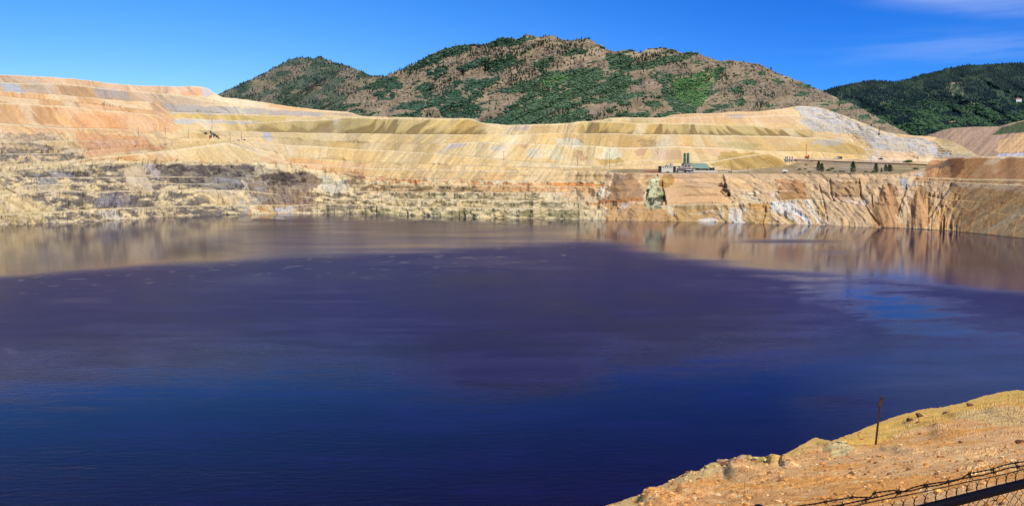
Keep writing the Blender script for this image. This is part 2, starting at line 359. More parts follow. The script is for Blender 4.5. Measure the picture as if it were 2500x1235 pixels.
# centre benches
Zs([(920,434),(1100,440),(1240,444),(1480,446),(1480,456),(920,448)], (206,122,62), .75, .6, 'm')
Zs([(900,450),(1480,454),(1480,470),(900,472)], (232,190,140), .8, .5)
Zs([(900,452),(1300,455),(1330,470),(900,470)], (138,118,86), .85, 1, 'm')
Zs([(900,472),(1320,474),(1320,488),(900,488)], (138,124,92), .75, 1, 'm')
Zs([(880,490),(1400,494),(1420,508),(880,505)], (146,132,94), .8, 1, 'm')
Zs([(880,508),(1400,513),(1420,535),(880,532)], (142,136,98), .8, 1, 'm')
Zs([(1130,448),(1480,450),(1480,505),(1400,495),(1330,470),(1180,470)], (232,184,132), .75, .35)
Zs([(1355,447),(1480,447),(1480,462),(1355,458)], (222,152,88), .8, .5)
Zs([(1350,472),(1480,468),(1480,492),(1352,490)], (226,206,168), .8, .9, 'm')
Zs([(1455,455),(1482,450),(1482,492),(1455,475)], (238,230,218), .85, .7, 'm')
Zs([(1375,425),(1415,425),(1415,442),(1375,442)], (212,190,172), .8, 0)
Zs([(900,400),(1480,412),(1480,445),(900,433)], (232,196,140), .6, .2)
# middle dumps : olive and brown patches
Zs([(600,298),(760,292),(815,292),(790,325),(600,320)], (166,144,96), .8, mode='s')
Zs([(815,300),(880,295),(880,325),(820,325)], (196,180,134), .8)






Zs([(1140,305),(1160,305),(1180,328),(1150,328)], (160,130,84), .8, mode='s')
Zs([(830,288),(1150,291),(1190,320),(1150,310),(830,298)], (228,198,122), .7, mode='s')
Zs([(640,320),(660,322),(662,346),(645,340)], (206,200,198), .9)
Zs([(780,322),(815,295),(830,292),(800,325)], (206,198,186), .9)
Zs([(1095,350),(1150,350),(1130,362),(1100,362),(1080,377),(1072,377)], (208,196,186), 1)
Zs([(1250,300),(1300,302),(1290,318),(1250,318)], (206,180,162), .8)
Zs([(1385,304),(1480,298),(1480,326),(1385,326)], (206,176,112), .6, mode='t')


Zs([(1483,289),(1625,289),(1640,297),(1470,297)], (226,208,154), 1)
Zs([(1480,284),(1900,272),(1950,290),(1900,300),(1640,300)], (228,190,146), .8, .3)
Zs([(1765,285),(1800,280),(1820,288),(1770,290)], (186,176,172), .8)

Zs([(1350,338),(1410,336),(1430,358),(1360,358)], (222,214,190), .9, .3)
Zs([(1290,362),(1325,362),(1330,385),(1290,385)], (222,208,176), .9, .2)
Zs([(1340,362),(1370,360),(1385,388),(1335,388)], (224,212,180), .9, .2)
Zs([(1470,362),(1510,364),(1520,388),(1460,388)], (226,216,184), .95, .2)
Zs([(1370,365),(1450,362),(1450,395),(1390,392)], (226,196,144), .7)
Zs([(1200,352),(1235,354),(1230,366),(1200,366)], (206,196,176), .9)
Zs([(1262,350),(1285,352),(1282,364),(1266,362)], (206,170,134), .9)
Zs([(1405,370),(1430,372),(1440,392),(1405,388)], (200,154,112), .7, .4)
Zs([(1455,388),(1520,388),(1520,402),(1455,405)], (200,164,96), .8)
Zs([(1565,340),(1600,330),(1640,340),(1600,400),(1570,395)], (206,178,132), .8, mode='t')
Zs([(1560,345),(1600,340),(1600,362),(1560,365)], (172,144,106), .7, .6, 'm')
Zs([(1550,366),(1580,364),(1580,378),(1555,380)], (214,170,130), .9)
Zs([(1600,345),(1630,342),(1640,390),(1590,395)], (212,188,152), .9)
Zs([(1610,366),(1660,366),(1660,392),(1610,394)], (218,184,152), .85)
Zs([(1660,352),(1720,354),(1800,372),(1760,384),(1670,368)], (228,184,140), .7, mode='s')
Zs([(1750,345),(1860,352),(1840,370),(1760,358)], (206,186,130), .8)
Zs([(1760,372),(1880,376),(1930,404),(1800,415),(1740,400)], (196,162,94), .85)
Zs([(1760,380),(1880,384),(1910,404),(1790,413)], (148,122,72), .65, mode='s')
Zs([(1690,398),(1760,400),(1800,412),(1700,412)], (146,122,88), .5, .3, 'm')
Zs([(1775,348),(1800,345),(1890,376),(1860,378),(1820,372)], (238,212,168), .7, mode='t')
Zs([(1990,340),(2130,350),(2100,386),(1940,386),(1900,370)], (222,188,122), .8)
Zs([(1985,345),(2050,338),(2060,352),(2000,355)], (208,198,182), .85)
# the white stepped rock face
Zs([(1940,262),(2010,264),(2080,292),(2160,322),(2200,336),(2140,340),(2060,326),(1990,320),(1960,300)], (204,202,200), .95, .9)
Zs([(2100,330),(2250,338),(2300,360),(2330,380),(2390,385),(2240,388),(2200,372),(2130,360)], (200,200,204), .9, .7)
Zs([(1960,262),(2060,280),(2160,325),(2260,345),(2300,370),(2180,365),(2100,330),(2000,310)], (226,202,164), .4, .9, 'm')
Zs([(2130,368),(2240,372),(2290,386),(2200,398),(2130,392)], (238,206,172), .8, .2)
Zs([(2258,335),(2320,342),(2370,368),(2300,372),(2270,345)], (232,200,150), .9, .3)
Zs([(2080,350),(2130,360),(2170,400),(2130,400)], (222,218,214), .6, mode='s')
# plain
Zs([(1500,414),(1640,412),(1800,417),(1930,404),(1960,394),(2290,404),(2260,412),(2190,426),(1480,422)], (170,150,116), .9, 0, warp=False)
Zs([(1930,403),(2290,402),(2290,408),(1950,408)], (196,172,134), .9, 0, warp=False)
Zs([(1700,424),(1800,416),(2100,409),(2280,412),(2280,413.5),(2100,410.5),(1850,415),(1800,420)], (226,208,178), .9, 0, warp=False)
Zs([(1940,386),(2280,396),(2290,401),(2100,399),(1935,393)], (202,176,152), .9, .2)
# right wall: aprons, cones, stained bands
Zs([(1488,425),(1540,425),(1575,470),(1560,490),(1450,495),(1488,482)], (176,138,104), .95, 0.05)
Zs([(1500,425),(1540,430),(1535,455),(1505,450)], (190,166,142), .6, mode='t')
Zs([(1445,495),(1560,478),(1575,492),(1470,498)], (186,126,78), .8, .05)
Zs([(1570,425),(1590,425),(1600,470),(1565,470)], (200,150,96), .7, .5, 'm')
Zs([(1640,425),(1755,426),(1790,495),(1755,498),(1620,498),(1622,470)], (224,182,138), 1.0, 0.0)
Zs([(1622,425),(1655,430),(1630,460),(1612,450)], (186,142,72), .8, .5)
Zs([(1480,500),(1620,500),(1640,540),(1480,538)], (218,172,116), .85, .6)
Zs([(1505,497),(1545,497),(1540,535),(1520,535)], (206,186,172), .7, .4, 't')
Zs([(1640,502),(1900,495),(2010,488),(2010,548),(1640,543)], (214,176,118), .8, .8)
Zs([(1630,500),(1680,500),(1700,520),(1640,525)], (236,228,216), .75, .8, 's')
Zs([(1700,515),(1830,505),(1840,545),(1700,542)], (238,232,224), .8, .9, 's')
Zs([(1880,494),(2000,488),(2015,548),(1880,548)], (240,236,230), .85, 1.0, 's')
Zs([(1830,498),(1885,496),(1880,545),(1830,545)], (206,150,76), .7, 1.0, 's')
Zs([(1780,468),(1900,470),(1900,488),(1800,498),(1780,480)], (236,220,190), .8, .9, 's')
Zs([(1775,430),(1900,432),(1900,466),(1780,462)], (228,190,142), .8, .4)
Zs([(1900,437),(1960,437),(1975,485),(1905,487)], (196,146,100), .9, 0.0)
Zs([(2030,442),(2100,446),(2105,480),(2035,480)], (196,158,112), .9, .1)
Zs([(2050,487),(2110,490),(2120,505),(2060,500)], (240,216,196), .6, .5, 'm')
Zs([(2193,434),(2225,434),(2215,465),(2205,465)], (190,186,186), 1, .2)
Zs([(2165,450),(2195,460),(2195,555),(2130,555),(2130,500)], (200,150,102), .9, .05)
Zs([(2240,455),(2275,470),(2270,556),(2215,556),(2225,500)], (202,152,102), .9, .05)
Zs([(2325,455),(2500,470),(2870,480),(2870,640),(2500,582),(2280,560),(2290,510)], (222,172,114), .95, .03)
Zs([(2390,480),(2870,460),(2870,640),(2500,580),(2360,565)], (198,168,120), .6, .03, 't')
Zs([(2420,470),(2700,420),(2870,520),(2600,580)], (206,160,104), .5, .05, 's')
Zs([(2270,388),(2870,380),(2870,440),(2240,437)], (200,148,100), 1, .05)
Zs([(2318,388),(2355,388),(2350,410),(2325,436),(2315,410)], (140,96,66), .85, .2)
Zs([(2280,410),(2318,390),(2325,400),(2300,412)], (146,116,92), .9, .1)  # shade of the dump's left-facing end, put into its colour
Zs([(2425,390),(2445,390),(2440,425),(2420,420)], (206,166,128), .8, .05)
Zs([(2230,434),(2870,441),(2870,455),(2230,446)], (196,152,106), .9, .1)
Zs([(2220,448),(2250,450),(2240,455),(2222,454)], (206,190,172), .8)
Zs([(2235,424),(2260,413),(2250,430),(2230,432)], (190,184,180), .7)
# the pale ridged rock fin and the dark clefts
Zs([(1600,428),(1612,445),(1622,480),(1620,505),(1606,512),(1582,508),(1575,490),(1585,460)], (226,222,176), 1, 1.2)
Zs([(1590,450),(1604,440),(1617,470),(1622,500),(1606,510),(1580,505),(1580,480)], (66,58,46), .95, 1.2, 's')
Zs([(1604,450),(1615,460),(1626,490),(1620,502),(1610,490)], (58,48,40), .8, 1.2, 'm')
Zs([(1565,470),(1580,480),(1600,510),(1590,515)], (226,214,176), .7, .8, 's')
Zs([(1762,436),(1768,448),(1776,470),(1784,478),(1774,478),(1764,464),(1758,450)], (82,54,38), 1, .8)
GOUGE = [([(1765,437),(1768,455),(1778,478)], 4.5, 16), ([(2026,442),(2030,480),(2036,492)], 2.4, 9), ([(2098,448),(2102,485),(2125,525),(2145,550)], 2.6, 9),
         ([(2128,478),(2130,505)], 2.4, 8), ([(2212,462),(2200,490),(2190,525)], 3.0, 9), ([(2322,452),(2295,490),(2272,525),(2266,535)], 3.2, 9),
         ([(2305,535),(2303,562)], 2.6, 10), ([(1868,515),(1862,542)], 3.0, 10), ([(1915,525),(1917,530)], 5, 12), ([(1615,455),(1618,480),(1624,500)], 4, 14),
         ([(2040,446),(2060,450),(2098,448)], 1.8, 5), ([(2000,455),(2012,500),(2020,540)], 2.0, 6), ([(1645,530),(1650,534)], 4, 8), ([(1130,515),(1135,532)], 3, 8),
         ([(915,510),(918,525)], 3, 9), ([(990,515),(993,526)], 3, 9), ([(2265,478),(2300,486)], 2.0, 6), ([(2032,482),(2096,481)], 1.6, 6)]
# scalloped spoil: olive faces whose brown core shows in pointed fans at the foot
WT = np.array([rowsT.get(i, 1.0) for i in range(NR)])[:, None] * np.ones(NC)
dumpx = np.maximum(sstep(815, 850, x) * (1 - sstep(1165, 1195, x)), sstep(1400, 1440, x) * (1 - sstep(1960, 1995, x)))
dumpx = np.maximum(dumpx, .7 * sstep(590, 640, x) * (1 - sstep(800, 830, x)))
face = (WB == 11)[:, None] * dumpx
base = mixc(base, C(206, 180, 118), face * .75)
us = u + 10 * st0
cell = (us / 34.0 + 1.3 * fbm(us / 70, us * 0 + 3, 160, 2)) % 1.0
peak = .15 + 1.25 * vnoise(np.floor(us / 34.0 + 1.3 * fbm(us / 70, us * 0 + 3, 160, 2)) * 1.0, us * 0 + 7, 163)
fan = peak * (1 - 1.7 * np.abs(cell - .5)) - WT + .35 * (streak - .5)
base = mixc(base, C(138, 108, 76), face * sstep(-.05, .10, fan) * .92)
base = mixc(base, C(172, 150, 98), face * sstep(-.30, .0, fan) * .5)
# line features: pale tracks and bench edges
for pts, wd, c, s in (([(0,411),(139,399),(244,385),(383,373),(453,364),(557,350),(600,343)], 2.0, (240,214,170), .8),
                      ([(1240,402),(1420,408),(1480,404),(1560,392),(1600,392)], 1.6, (240,220,182), .8),
                      ([(760,417),(820,388),(880,345)], 0.1, (240,220,180), .3),
                      ([(0,447),(20,462),(45,475)], 2.2, (138,106,82), .9),
                      ([(2450,440),(2380,480),(2320,530),(2290,560)], 2.5, (226,184,132), .6),
                      ([(2220,448),(2245,490),(2262,520)], 1.6, (232,184,134), .7), ([(2170,455),(2160,480),(2190,550)], 1.6, (232,184,134), .6)):
    d = segdist(pts, x, y + 1.2 * (mott - .5)); base = mixc(base, C(*c), s * (1 - sstep(wd * .5, wd * 1.2, d)))
base = base * (1 + 0.32 * (streak - .5) + 0.22 * (streak2 - .5))[..., None]
hue = (fbm(u / 30, y / 50, 70, 3) - .5)
base[..., 2] *= 1 - .35 * hue; base[..., 0] *= 1 + .10 * hue
# dark cracks and joints in broken rock
rk = ridged(u / 17, y / 12, 75, 3, .5)
dark = sstep(.80, .93, rk) * np.clip(rough, 0, 1)
base = mixc(base, base * np.array([.52, .49, .47]), dark * .65)
pale = sstep(.62, .75, fbm(u / 10, y / 22, 77, 4)) * np.clip(rough * 1.2, 0, 1)
base = mixc(base, C(238, 216, 168), pale * .25)
base = np.where(isbench[..., None] & (WB < 200)[:, None, None], mixc(base, C(236, 210, 162), np.full(x.shape, .85) * (WB != 107)[:, None] * np.array([BW.get(int(k) % 100, px * 0) for k in WB])), base)
# long diagonal run-off on the right-hand slope
uR = x + 1.75 * (y - 570)
rz = sstep(2290, 2380, x) * (y > 452)
sR = fbm(uR / 11, y / 130, 150, 4, .6)
base = base * (1 + (.75 * (sR - .5) * rz))[..., None]
base = mixc(base, C(212, 190, 150), sstep(.56, .66, fbm(uR / 30, y / 200, 155, 3)) * rz * .55)
base = mixc(base, C(184, 126, 78), (1 - sstep(.36, .44, fbm(uR / 22, y / 200, 158, 3))) * rz * .5)
# a wet, dark tide line on the right
bwm = np.array([BW.get(int(k) % 100, px * 0) for k in WB])
# every terrace has its own cast of colour and a crest berm painted pale as its sunlit edge
bt = vnoise(x / 210 + band * 3.71, band * 5.3, 140)[..., None]
h1 = vnoise((u + 40 * st0) / 105 + band * 7.7, band * 2.3, 145)
upz = (y < 432) * (1 - .7 * (y > 400)) * (1 - np.clip(rough, 0, 1))
base = mixc(base, base * np.array([.93, .84, .68]), sstep(.52, .72, h1) * .7 * upz)
base = mixc(base, base * np.array([.87, .88, .88]), (1 - sstep(.22, .42, h1)) * .6 * upz)
h2 = vnoise((u + 30 * st0) / 44 + band * 3.9, band * 9.1, 148)
base = mixc(base, base * np.array([.72, .70, .62]), sstep(.78, .84, h2) * .5 * upz)
base = mixc(base, C(244, 226, 190), (1 - sstep(.14, .22, h2)) * .45 * upz)
base = base * (0.86 + .28 * bt) * np.array([.985, .985, .93])
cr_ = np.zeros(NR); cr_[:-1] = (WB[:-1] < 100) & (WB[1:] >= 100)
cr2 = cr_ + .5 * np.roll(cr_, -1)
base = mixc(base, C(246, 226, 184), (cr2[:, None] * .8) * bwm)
toe_shade = np.zeros(NR); toe_shade[1:] = (WB[1:] < 100) & (WB[:-1] >= 100)
base = base * (1 - .16 * (toe_shade[:, None] * bwm)[..., None])  # shadow line painted into the colour at the foot of each face
wl = (1 - sstep(0, 1.4, WZ)) * (x > 2150)
base = mixc(base, C(96, 84, 62), wl * .9)

# stepped strata of the white rock face
WHITE = [(1940,262),(2010,264),(2080,292),(2160,322),(2260,340),(2310,362),(2380,385),(2240,388),(2130,362),(2060,330),(1990,320),(1960,300)]
wmask = inpoly(WHITE, wx, wy).astype(float)
stra = ((y - .35 * (x - 2100) * .12 + 2.2 * (fbm(x / 22, y / 8, 137, 3) - .5)) / 5.6) % 1.0
base = mixc(base, C(232, 204, 168), wmask * sstep(.72, .9, stra) * .6)
# --- relief pushed along the line of sight's depth (gullies, blocks, clefts)
smoothz = 1 - np.clip(rough, 0, 1)
gul = ridged(u / 17.0, y / 120.0, 110, 3, .5) - .5
gul2 = ridged(u / 42.0, y / 160.0, 118, 2, .5) - .5
blk = fbm(x / 20.0 + .4 * u / 20, y / 15.0, 120, 3, .5) - .5
blk2 = ridged(u / 30.0, y / 26.0, 126, 3, .5) - .5
fine = fbm(x / 7.0, y / 4.5, 130, 2, .5) - .5
lobe = ridged(u / 95.0, y / 240.0, 122, 2, .5) - .5
D = gul * (3.4 + 4.0 * smoothz) + gul2 * 11 + lobe * 16 * (y < 430) + np.clip(rough, 0, 1.3) * (blk * 21 + blk2 * 15 + fine * 3.5) + fine * .8
D = D * (1 - .5 * wmask) + wmask * (stra * 9 - 4.5)
for pts, wd, dep in GOUGE:
    d = segdist(pts, x + 2.4 * (mott - .5), y)
    D = D + dep * (1 - sstep(wd * .35, wd * 1.3, d))
# debris cones bulging from the right wall
for (cx_, y0, y1, w0, w1, hh) in ((1945,440,487,8,40,8),(2160,450,556,6,48,12),(2240,468,558,5,42,11),(1515,428,492,14,60,8),(1705,425,500,45,90,9),(2100,500,556,20,60,5),(340,402,468,18,38,6)):
    t = np.clip((y - y0) / (y1 - y0), 0, 1); hw = w0 + (w1 - w0) * t
    m = (1 - sstep(.1, 1.0, np.abs(x - cx_) / hw)) * sstep(y0 - 6, y0 + 10, y) * (1 - sstep(y1, y1 + 12, y))
    D = D - hh * m
# scalloped buttresses of the right wall
D = D + (ridged((x + .5 * (y - 500)) / 46, y / 200, 133, 2) - .5) * 12 * sstep(1960, 2060, x) * (1 - sstep(2320, 2420, x)) * (y > 430)
lo = np.where((WB == 107)[:, None], 0.0, 1.0) * np.where(isbench, .35, 1.0) * sstep(-16, 2, WZ)
lo = np.where((WB >= 200)[:, None], .3, lo)
far = 1 + (WY - 1300) / 3000
D = np.clip(D, -22, 24) * lo * far * (1 - .8 * sstep(2290, 2390, x)) * (1 - .45 * sstep(1480, 1560, x))
# keep faces from folding: limit by local row spacing through cumulative max of depth
WY2 = WY + D
WY2 = np.maximum.accumulate(WY2 - np.arange(NR)[:, None] * .02, axis=0) + np.arange(NR)[:, None] * .02
X_, Y_, Z_ = at(WPX, WPY, WY2)
Z_ = np.where((WB == 0)[:, None] & (WZ < 0), WZ, Z_)
M_rock = mat_vcol('pit_rock', fine=.22, amp=.20, bump=.55, bscale=.30, bdist=2.0)
WALLP = np.stack([X_, Y_, Z_], -1)
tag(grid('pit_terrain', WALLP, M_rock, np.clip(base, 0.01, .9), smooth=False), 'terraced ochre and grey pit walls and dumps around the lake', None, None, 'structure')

def wall_at(qx, qy):
    c = int(np.clip(round((qx - px[0]) / 2.0), 0, NC - 1)); colp = WPY[:, c]
    r = np.argmax(colp <= qy); r = max(r, 1)
    a, b = colp[r - 1], colp[r]; t = 0 if a == b else np.clip((a - qy) / (a - b), 0, 1)
    p = WALLP[r - 1, c] * (1 - t) + WALLP[r, c] * t
    return Vector(p)

# ================================================================ MOUNTAINS
def poly_mask(polys, x, y):
    m = np.zeros(x.shape)
    for p in polys: m = np.maximum(m, inpoly(p, x, y))
    return m
def ell_mask(els, x, y):
    m = np.zeros(x.shape)
    for (a, b, ra, rb) in els: m = np.maximum(m, 1 - sstep(.7, 1.1, np.hypot((x - a) / ra, (y - b) / rb)))
    return m
def mountain(name, sky_pts, x0, x1, step, ybase, Yb, Yc, rows, amp, relief, colfun, jag, label, backz=100):
    q = np.arange(x0, x1 + .1, step)
    ys = line(sky_pts, q) + jag * (fbm(q / 8, q * 0, 200, 4, .6) - .5) * 2
    yb = line(ybase, q)
    ys = np.minimum(ys, yb - 3)
    t = np.linspace(0, 1, rows)[:, None]
    PY = yb[None] + (ys - yb)[None] * t ** 0.9
    DY = Yb + (Yc - Yb) * t ** 1.15 + 0 * q[None]
    PX = np.broadcast_to(q, PY.shape).copy()
    DY = DY + relief(PX, PY, t) * amp
    DY = np.maximum.accumulate(DY, axis=0)
    X, Yy, Zz = at(PX, PY, DY)
    colr = colfun(PX, PY, t + 0 * PX)
    # back side
    X = np.vstack([X, X[-1:] * 1.05, X[-1:] * 1.12]); Yy = np.vstack([Yy, Yy[-1:] * 1.05, Yy[-1:] * 1.12])
    Zz = np.vstack([Zz, Zz[-1:] * .6, Zz[-1:] * 0 + backz]); colr = np.concatenate([colr, colr[-1:], colr[-1:]])
    P = np.stack([X, Yy, Zz], -1)
    tag(grid(name, P, M_mt, colr, smooth=False), label, None, None, 'structure')
    return P[:-2], PX, PY
M_mt = mat_vcol('mountain_ground', fine=.05, amp=.25, bump=.5, bscale=.06, bdist=6.0)
KM = 0.62

SK_MAIN = [(700,300),(800,262),(850,235),(901,207),(938,187),(985,168),(1025,148),(1057,131),(1082,120),(1132,110),(1191,109),(1206,100),(1228,92),(1250,95),(1259,98),(1286,85),(1307,89),(1322,91),(1349,88),(1372,97),(1394,100),(1413,97),(1436,95),(1463,110),(1486,123),(1508,127),(1535,121),(1562,129),(1581,119),(1619,117),(1645,121),(1660,129),(1683,128),(1706,131),(1721,138),(1755,149),(1786,148),(1820,152),(1858,159),(1896,178),(1953,199),(2010,224),(2086,256),(2143,287),(2181,308),(2230,335),(2300,360)]
SK_LEFT = [(420,262),(532,231),(598,201),(645,179),(676,162),(707,146),(726,141),(757,142),(770,144),(780,139),(791,143),(813,152),(848,162),(879,173),(904,184),(926,185),(960,187),(1000,205),(1060,240)]
SK_DARK = [(1850,260),(1950,243),(2007,223),(2049,211),(2094,201),(2133,197),(2179,201),(2211,196),(2250,183),(2305,170),(2353,160),(2386,159),(2451,155),(2500,155),(2600,150),(2750,158),(2870,175)]
GREEN = [[(938,205),(960,196),(985,204),(975,218),(940,222)], [(919,240),(945,222),(972,228),(950,246),(922,248)], [(1007,215),(1035,204),(1057,206),(1050,238),(1020,240)],
  [(1078,225),(1110,198),(1160,190),(1190,200),(1175,235),(1120,256),(1080,250)], [(1007,262),(1030,248),(1040,254),(1010,272)], [(1066,262),(1120,246),(1176,250),(1170,290),(1080,285)],
  [(1228,262),(1262,250),(1300,255),(1300,300),(1240,292)], [(1262,252),(1300,205),(1370,180),(1440,176),(1452,212),(1405,238),(1345,272),(1310,300),(1262,295)],
  [(1478,133),(1520,130),(1550,142),(1535,165),(1490,172)], [(1474,190),(1500,178),(1538,186),(1530,225),(1490,232)], [(1300,160),(1345,135),(1355,150),(1320,180)],
  [(1590,168),(1640,182),(1700,180),(1762,160),(1768,175),(1742,200),(1735,228),(1700,262),(1682,282),(1640,268),(1625,242),(1585,238),(1625,212),(1588,188)],
  [(1040,170),(1090,160),(1100,175),(1050,195)], [(1180,160),(1250,130),(1270,150),(1200,185)]]
GELL = [(1460,246,26,8),(1420,272,18,9),(1490,270,12,6),(1570,277,18,8),(1524,252,15,5),(1430,294,13,8),(1830,201,26,9),(1815,184,12,6),(1900,198,15,7),(2017,253,17,7),(1800,221,20,11),(1805,250,15,9),(2150,298,18,6),(1960,228,20,6),
        (1595,255,25,7),(1530,280,20,6),(1385,250,14,8),(2110,287,16,6),(1860,180,10,5),(1946,233,9,4),(1385,222,20,6),(1550,203,20,8),(1700,150,14,6),(1240,300,20,6)]
BRIGHT = [[(1640,185),(1700,182),(1762,162),(1740,200),(1720,240),(1700,262),(1650,240)], [(1690,236),(1740,232),(1745,246),(1700,252)], [(1310,200),(1370,182),(1400,190),(1340,215)]]
def warp2(x, y, a=10, b=5): return x + a * (fbm(x / 18, y / 12, 210, 4) - .5) * 2, y + b * (fbm(x / 15, y / 10, 215, 4) - .5) * 2
def greenness(x, y):
    X, Yq = warp2(x, y)
    g = np.maximum(poly_mask(GREEN, X, Yq), ell_mask(GELL, X, Yq))
    s = x + 2.2 * y
    n = fbm(s / 60, y / 26, 220, 4)
    thr = np.interp(x, [700, 950, 1300, 1600, 1900, 2200], [.43, .46, .50, .56, .62, .64]) + .05 * sstep(250, 290, y)
    g = np.maximum(g * sstep(.33, .40, fbm(x / 12, y / 7, 230, 4)), sstep(thr, thr + .04, n) * .9)
    return g
def rockiness(x, y, ys):
    d = y - ys
    return sstep(.47, .58, fbm(x / 30, y / 16, 240, 4)) * (1 - sstep(60, 130, d)) * sstep(1000, 1200, x) + .5 * sstep(.55, .62, fbm((x + y) / 25, y / 16, 244, 3)) * (x < 1350)
def col_main(x, y, t):
    ys = line(SK_MAIN, x)
    c = np.zeros(x.shape + (3,)) + alb((162, 143, 114), KM)
    c = mixc(c, alb((178, 156, 126), KM), sstep(.45, .65, fbm((x + 2 * y) / 50, y / 30, 250, 3)))
    c = mixc(c, alb((148, 130, 98), KM), sstep(.5, .6, fbm(x / 9, y / 6, 255, 4)) * .7)
    rk_ = rockiness(x, y, ys)
    c = mixc(c, alb((148, 130, 106), KM), rk_ * .8)
    c = mixc(c, alb((180, 160, 136), KM), rk_ * sstep(.56, .68, fbm(x / 4, y / 4, 258, 3)) * .8)
    c = mixc(c, alb((96, 86, 78), KM), rk_ * sstep(.58, .7, fbm(x / 5, y / 4, 262, 3)) * .8)
    g = greenness(x, y)
    gc = mixc(np.zeros(x.shape + (3,)) + alb((86, 114, 90), KM), alb((104, 128, 94), KM), sstep(.4, .65, fbm(x / 14, y / 8, 266, 4)))
    gc = mixc(gc, alb((92, 132, 62), KM), poly_mask(BRIGHT, *warp2(x, y)) * .7)
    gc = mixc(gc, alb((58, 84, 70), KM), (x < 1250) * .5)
    return mixc(c, gc, g)
def rel_main(x, y, t):
    w = np.sin(np.pi * np.clip(t, 0, 1)) ** .6 * np.ones_like(x)
    s = x + 2.2 * (y - 200)
    ys = line(SK_MAIN, x)
    return ((ridged(s / 150, y / 260, 300, 3) - .5) * 2.2 + (ridged(s / 48, y / 70, 305, 4) - .5) * .8) * w + (ridged(x / 15, y / 10, 310, 5, .62) - .5) * (.08 + .38 * rockiness(x, y, ys)) * sstep(0, .08, t)
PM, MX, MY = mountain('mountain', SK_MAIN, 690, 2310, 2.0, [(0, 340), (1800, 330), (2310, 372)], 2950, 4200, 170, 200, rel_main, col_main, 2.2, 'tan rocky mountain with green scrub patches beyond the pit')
def col_left(x, y, t):
    c = np.zeros(x.shape + (3,)) + alb((98, 108, 86), KM)
    c = mixc(c, alb((72, 92, 76), KM), sstep(.45, .6, fbm(x / 26, y / 12, 320, 4)))
    c = mixc(c, alb((150, 134, 112), KM), sstep(.54, .64, fbm((x + y) / 30, y / 14, 325, 4)) * .9)
    c = mixc(c, alb((152, 140, 104), KM), ell_mask([(900, 196, 30, 8), (860, 207, 40, 9), (640, 205, 40, 10)], *warp2(x, y)) * .7)
    return c
PL, LX, LY = mountain('mountain', SK_LEFT, 400, 1060, 2.0, [(0, 330)], 3400, 5000, 110, 170, lambda x, y, t: (ridged((x + 1.6 * y) / 90, y / 200, 330, 4) - .5) * 2 * np.sin(np.pi * t) ** .6 + (ridged(x / 13, y / 9, 333, 4) - .5) * .12, col_left, 1.4, 'smaller green wooded mountain at the left of the ridge')
def col_dark(x, y, t):
    c = np.zeros(x.shape + (3,)) + alb((46, 66, 52), KM)
    c = mixc(c, alb((66, 84, 62), KM), sstep(.45, .62, fbm(x / 40, y / 16, 340, 4)))
    low = sstep(235, 290, y)
    c = mixc(c, alb((74, 104, 68), KM), low * sstep(.42, .58, fbm(x / 34, y / 12, 345, 4)))
    c = mixc(c, alb((128, 134, 96), KM), ell_mask([(2330, 222, 26, 20), (2370, 262, 34, 14), (2150, 252, 20, 6), (2275, 232, 14, 8)], *warp2(x, y)) * sstep(.45, .55, fbm(x / 7, y / 9, 350, 3)) * .8)
    c = mixc(c, alb((188, 160, 122), KM), (1 - sstep(.8, 2.0, segdist([(2310, 205), (2352, 202)], x, y))))
    c = mixc(c, alb((200, 166, 126), KM), (1 - sstep(.8, 2.0, segdist([(2285, 303), (2330, 296), (2380, 286)], x, y))))
    c = mixc(c, alb((82, 116, 70), KM), sstep(262, 300, y) * sstep(.38, .5, fbm(x / 50, y / 10, 355, 3)) * .8)
    return c
PD, DX, DYY = mountain('forested_mountain', SK_DARK, 1850, 2870, 2.4, [(0, 352)], 4300, 7600, 150, 260, lambda x, y, t: (ridged((x - 1.5 * y) / 120, y / 130, 360, 4) - .5) * 2.6 * np.sin(np.pi * t) ** .6 + (ridged(x / 16, y / 9, 365, 4) - .5) * .3, col_dark, .8, 'dark forested mountain at the far right')
def col_tan(x, y, t):
    c = np.zeros(x.shape + (3,)) + alb((196, 162, 130), KM)
    c = mixc(c, alb((176, 146, 120), KM), sstep(.45, .6, fbm((x + 1.2 * y) / 14, y / 60, 370, 4)) * .8)
    c = mixc(c, alb((228, 186, 132), KM), inpoly([(2440, 345), (2490, 325), (2870, 320), (2870, 372), (2430, 372)], *warp2(x, y)) * 1.0)
    c = mixc(c, alb((90, 104, 66), KM), inpoly([(2420, 330), (2445, 312), (2500, 295), (2870, 290), (2870, 322), (2500, 323)], *warp2(x, y, 4, 2)) * 1.0)
    c = mixc(c, alb((206, 204, 208), KM), inpoly([(2440, 374), (2870, 370), (2870, 388), (2430, 388)], *warp2(x, y)) * .9)
    return c
mountain('hills', [(2130,360),(2190,350),(2258,333),(2290,322),(2321,313),(2380,310),(2440,309),(2460,303),(2500,294),(2600,285),(2870,280)], 2130, 2870, 2.0, [(0, 400)], 2650, 3600, 80, 60, lambda x, y, t: (ridged((x + 1.0 * y) / 30, y / 160, 380, 4) - .5) * 1.1 * np.sin(np.pi * t) ** .5 + (ridged(x / 9, y / 7, 385, 3) - .5) * .25, col_tan, .6, 'tan dump slopes below the forested mountain', 40)
# low country between pit and mountains
vx = np.linspace(-7000, 7000, 90); vy = np.linspace(2300, 9100, 60)
VX, VY = np.meshgrid(vx, vy)
VZ = 18 + 40 * fbm(VX / 900, VY / 900, 390, 3)
tag(grid('ground', np.stack([VX, VY, VZ], -1), M_mt, np.zeros(VX.shape + (3,)) + alb((150, 138, 108), KM)), None, None, None, 'structure')

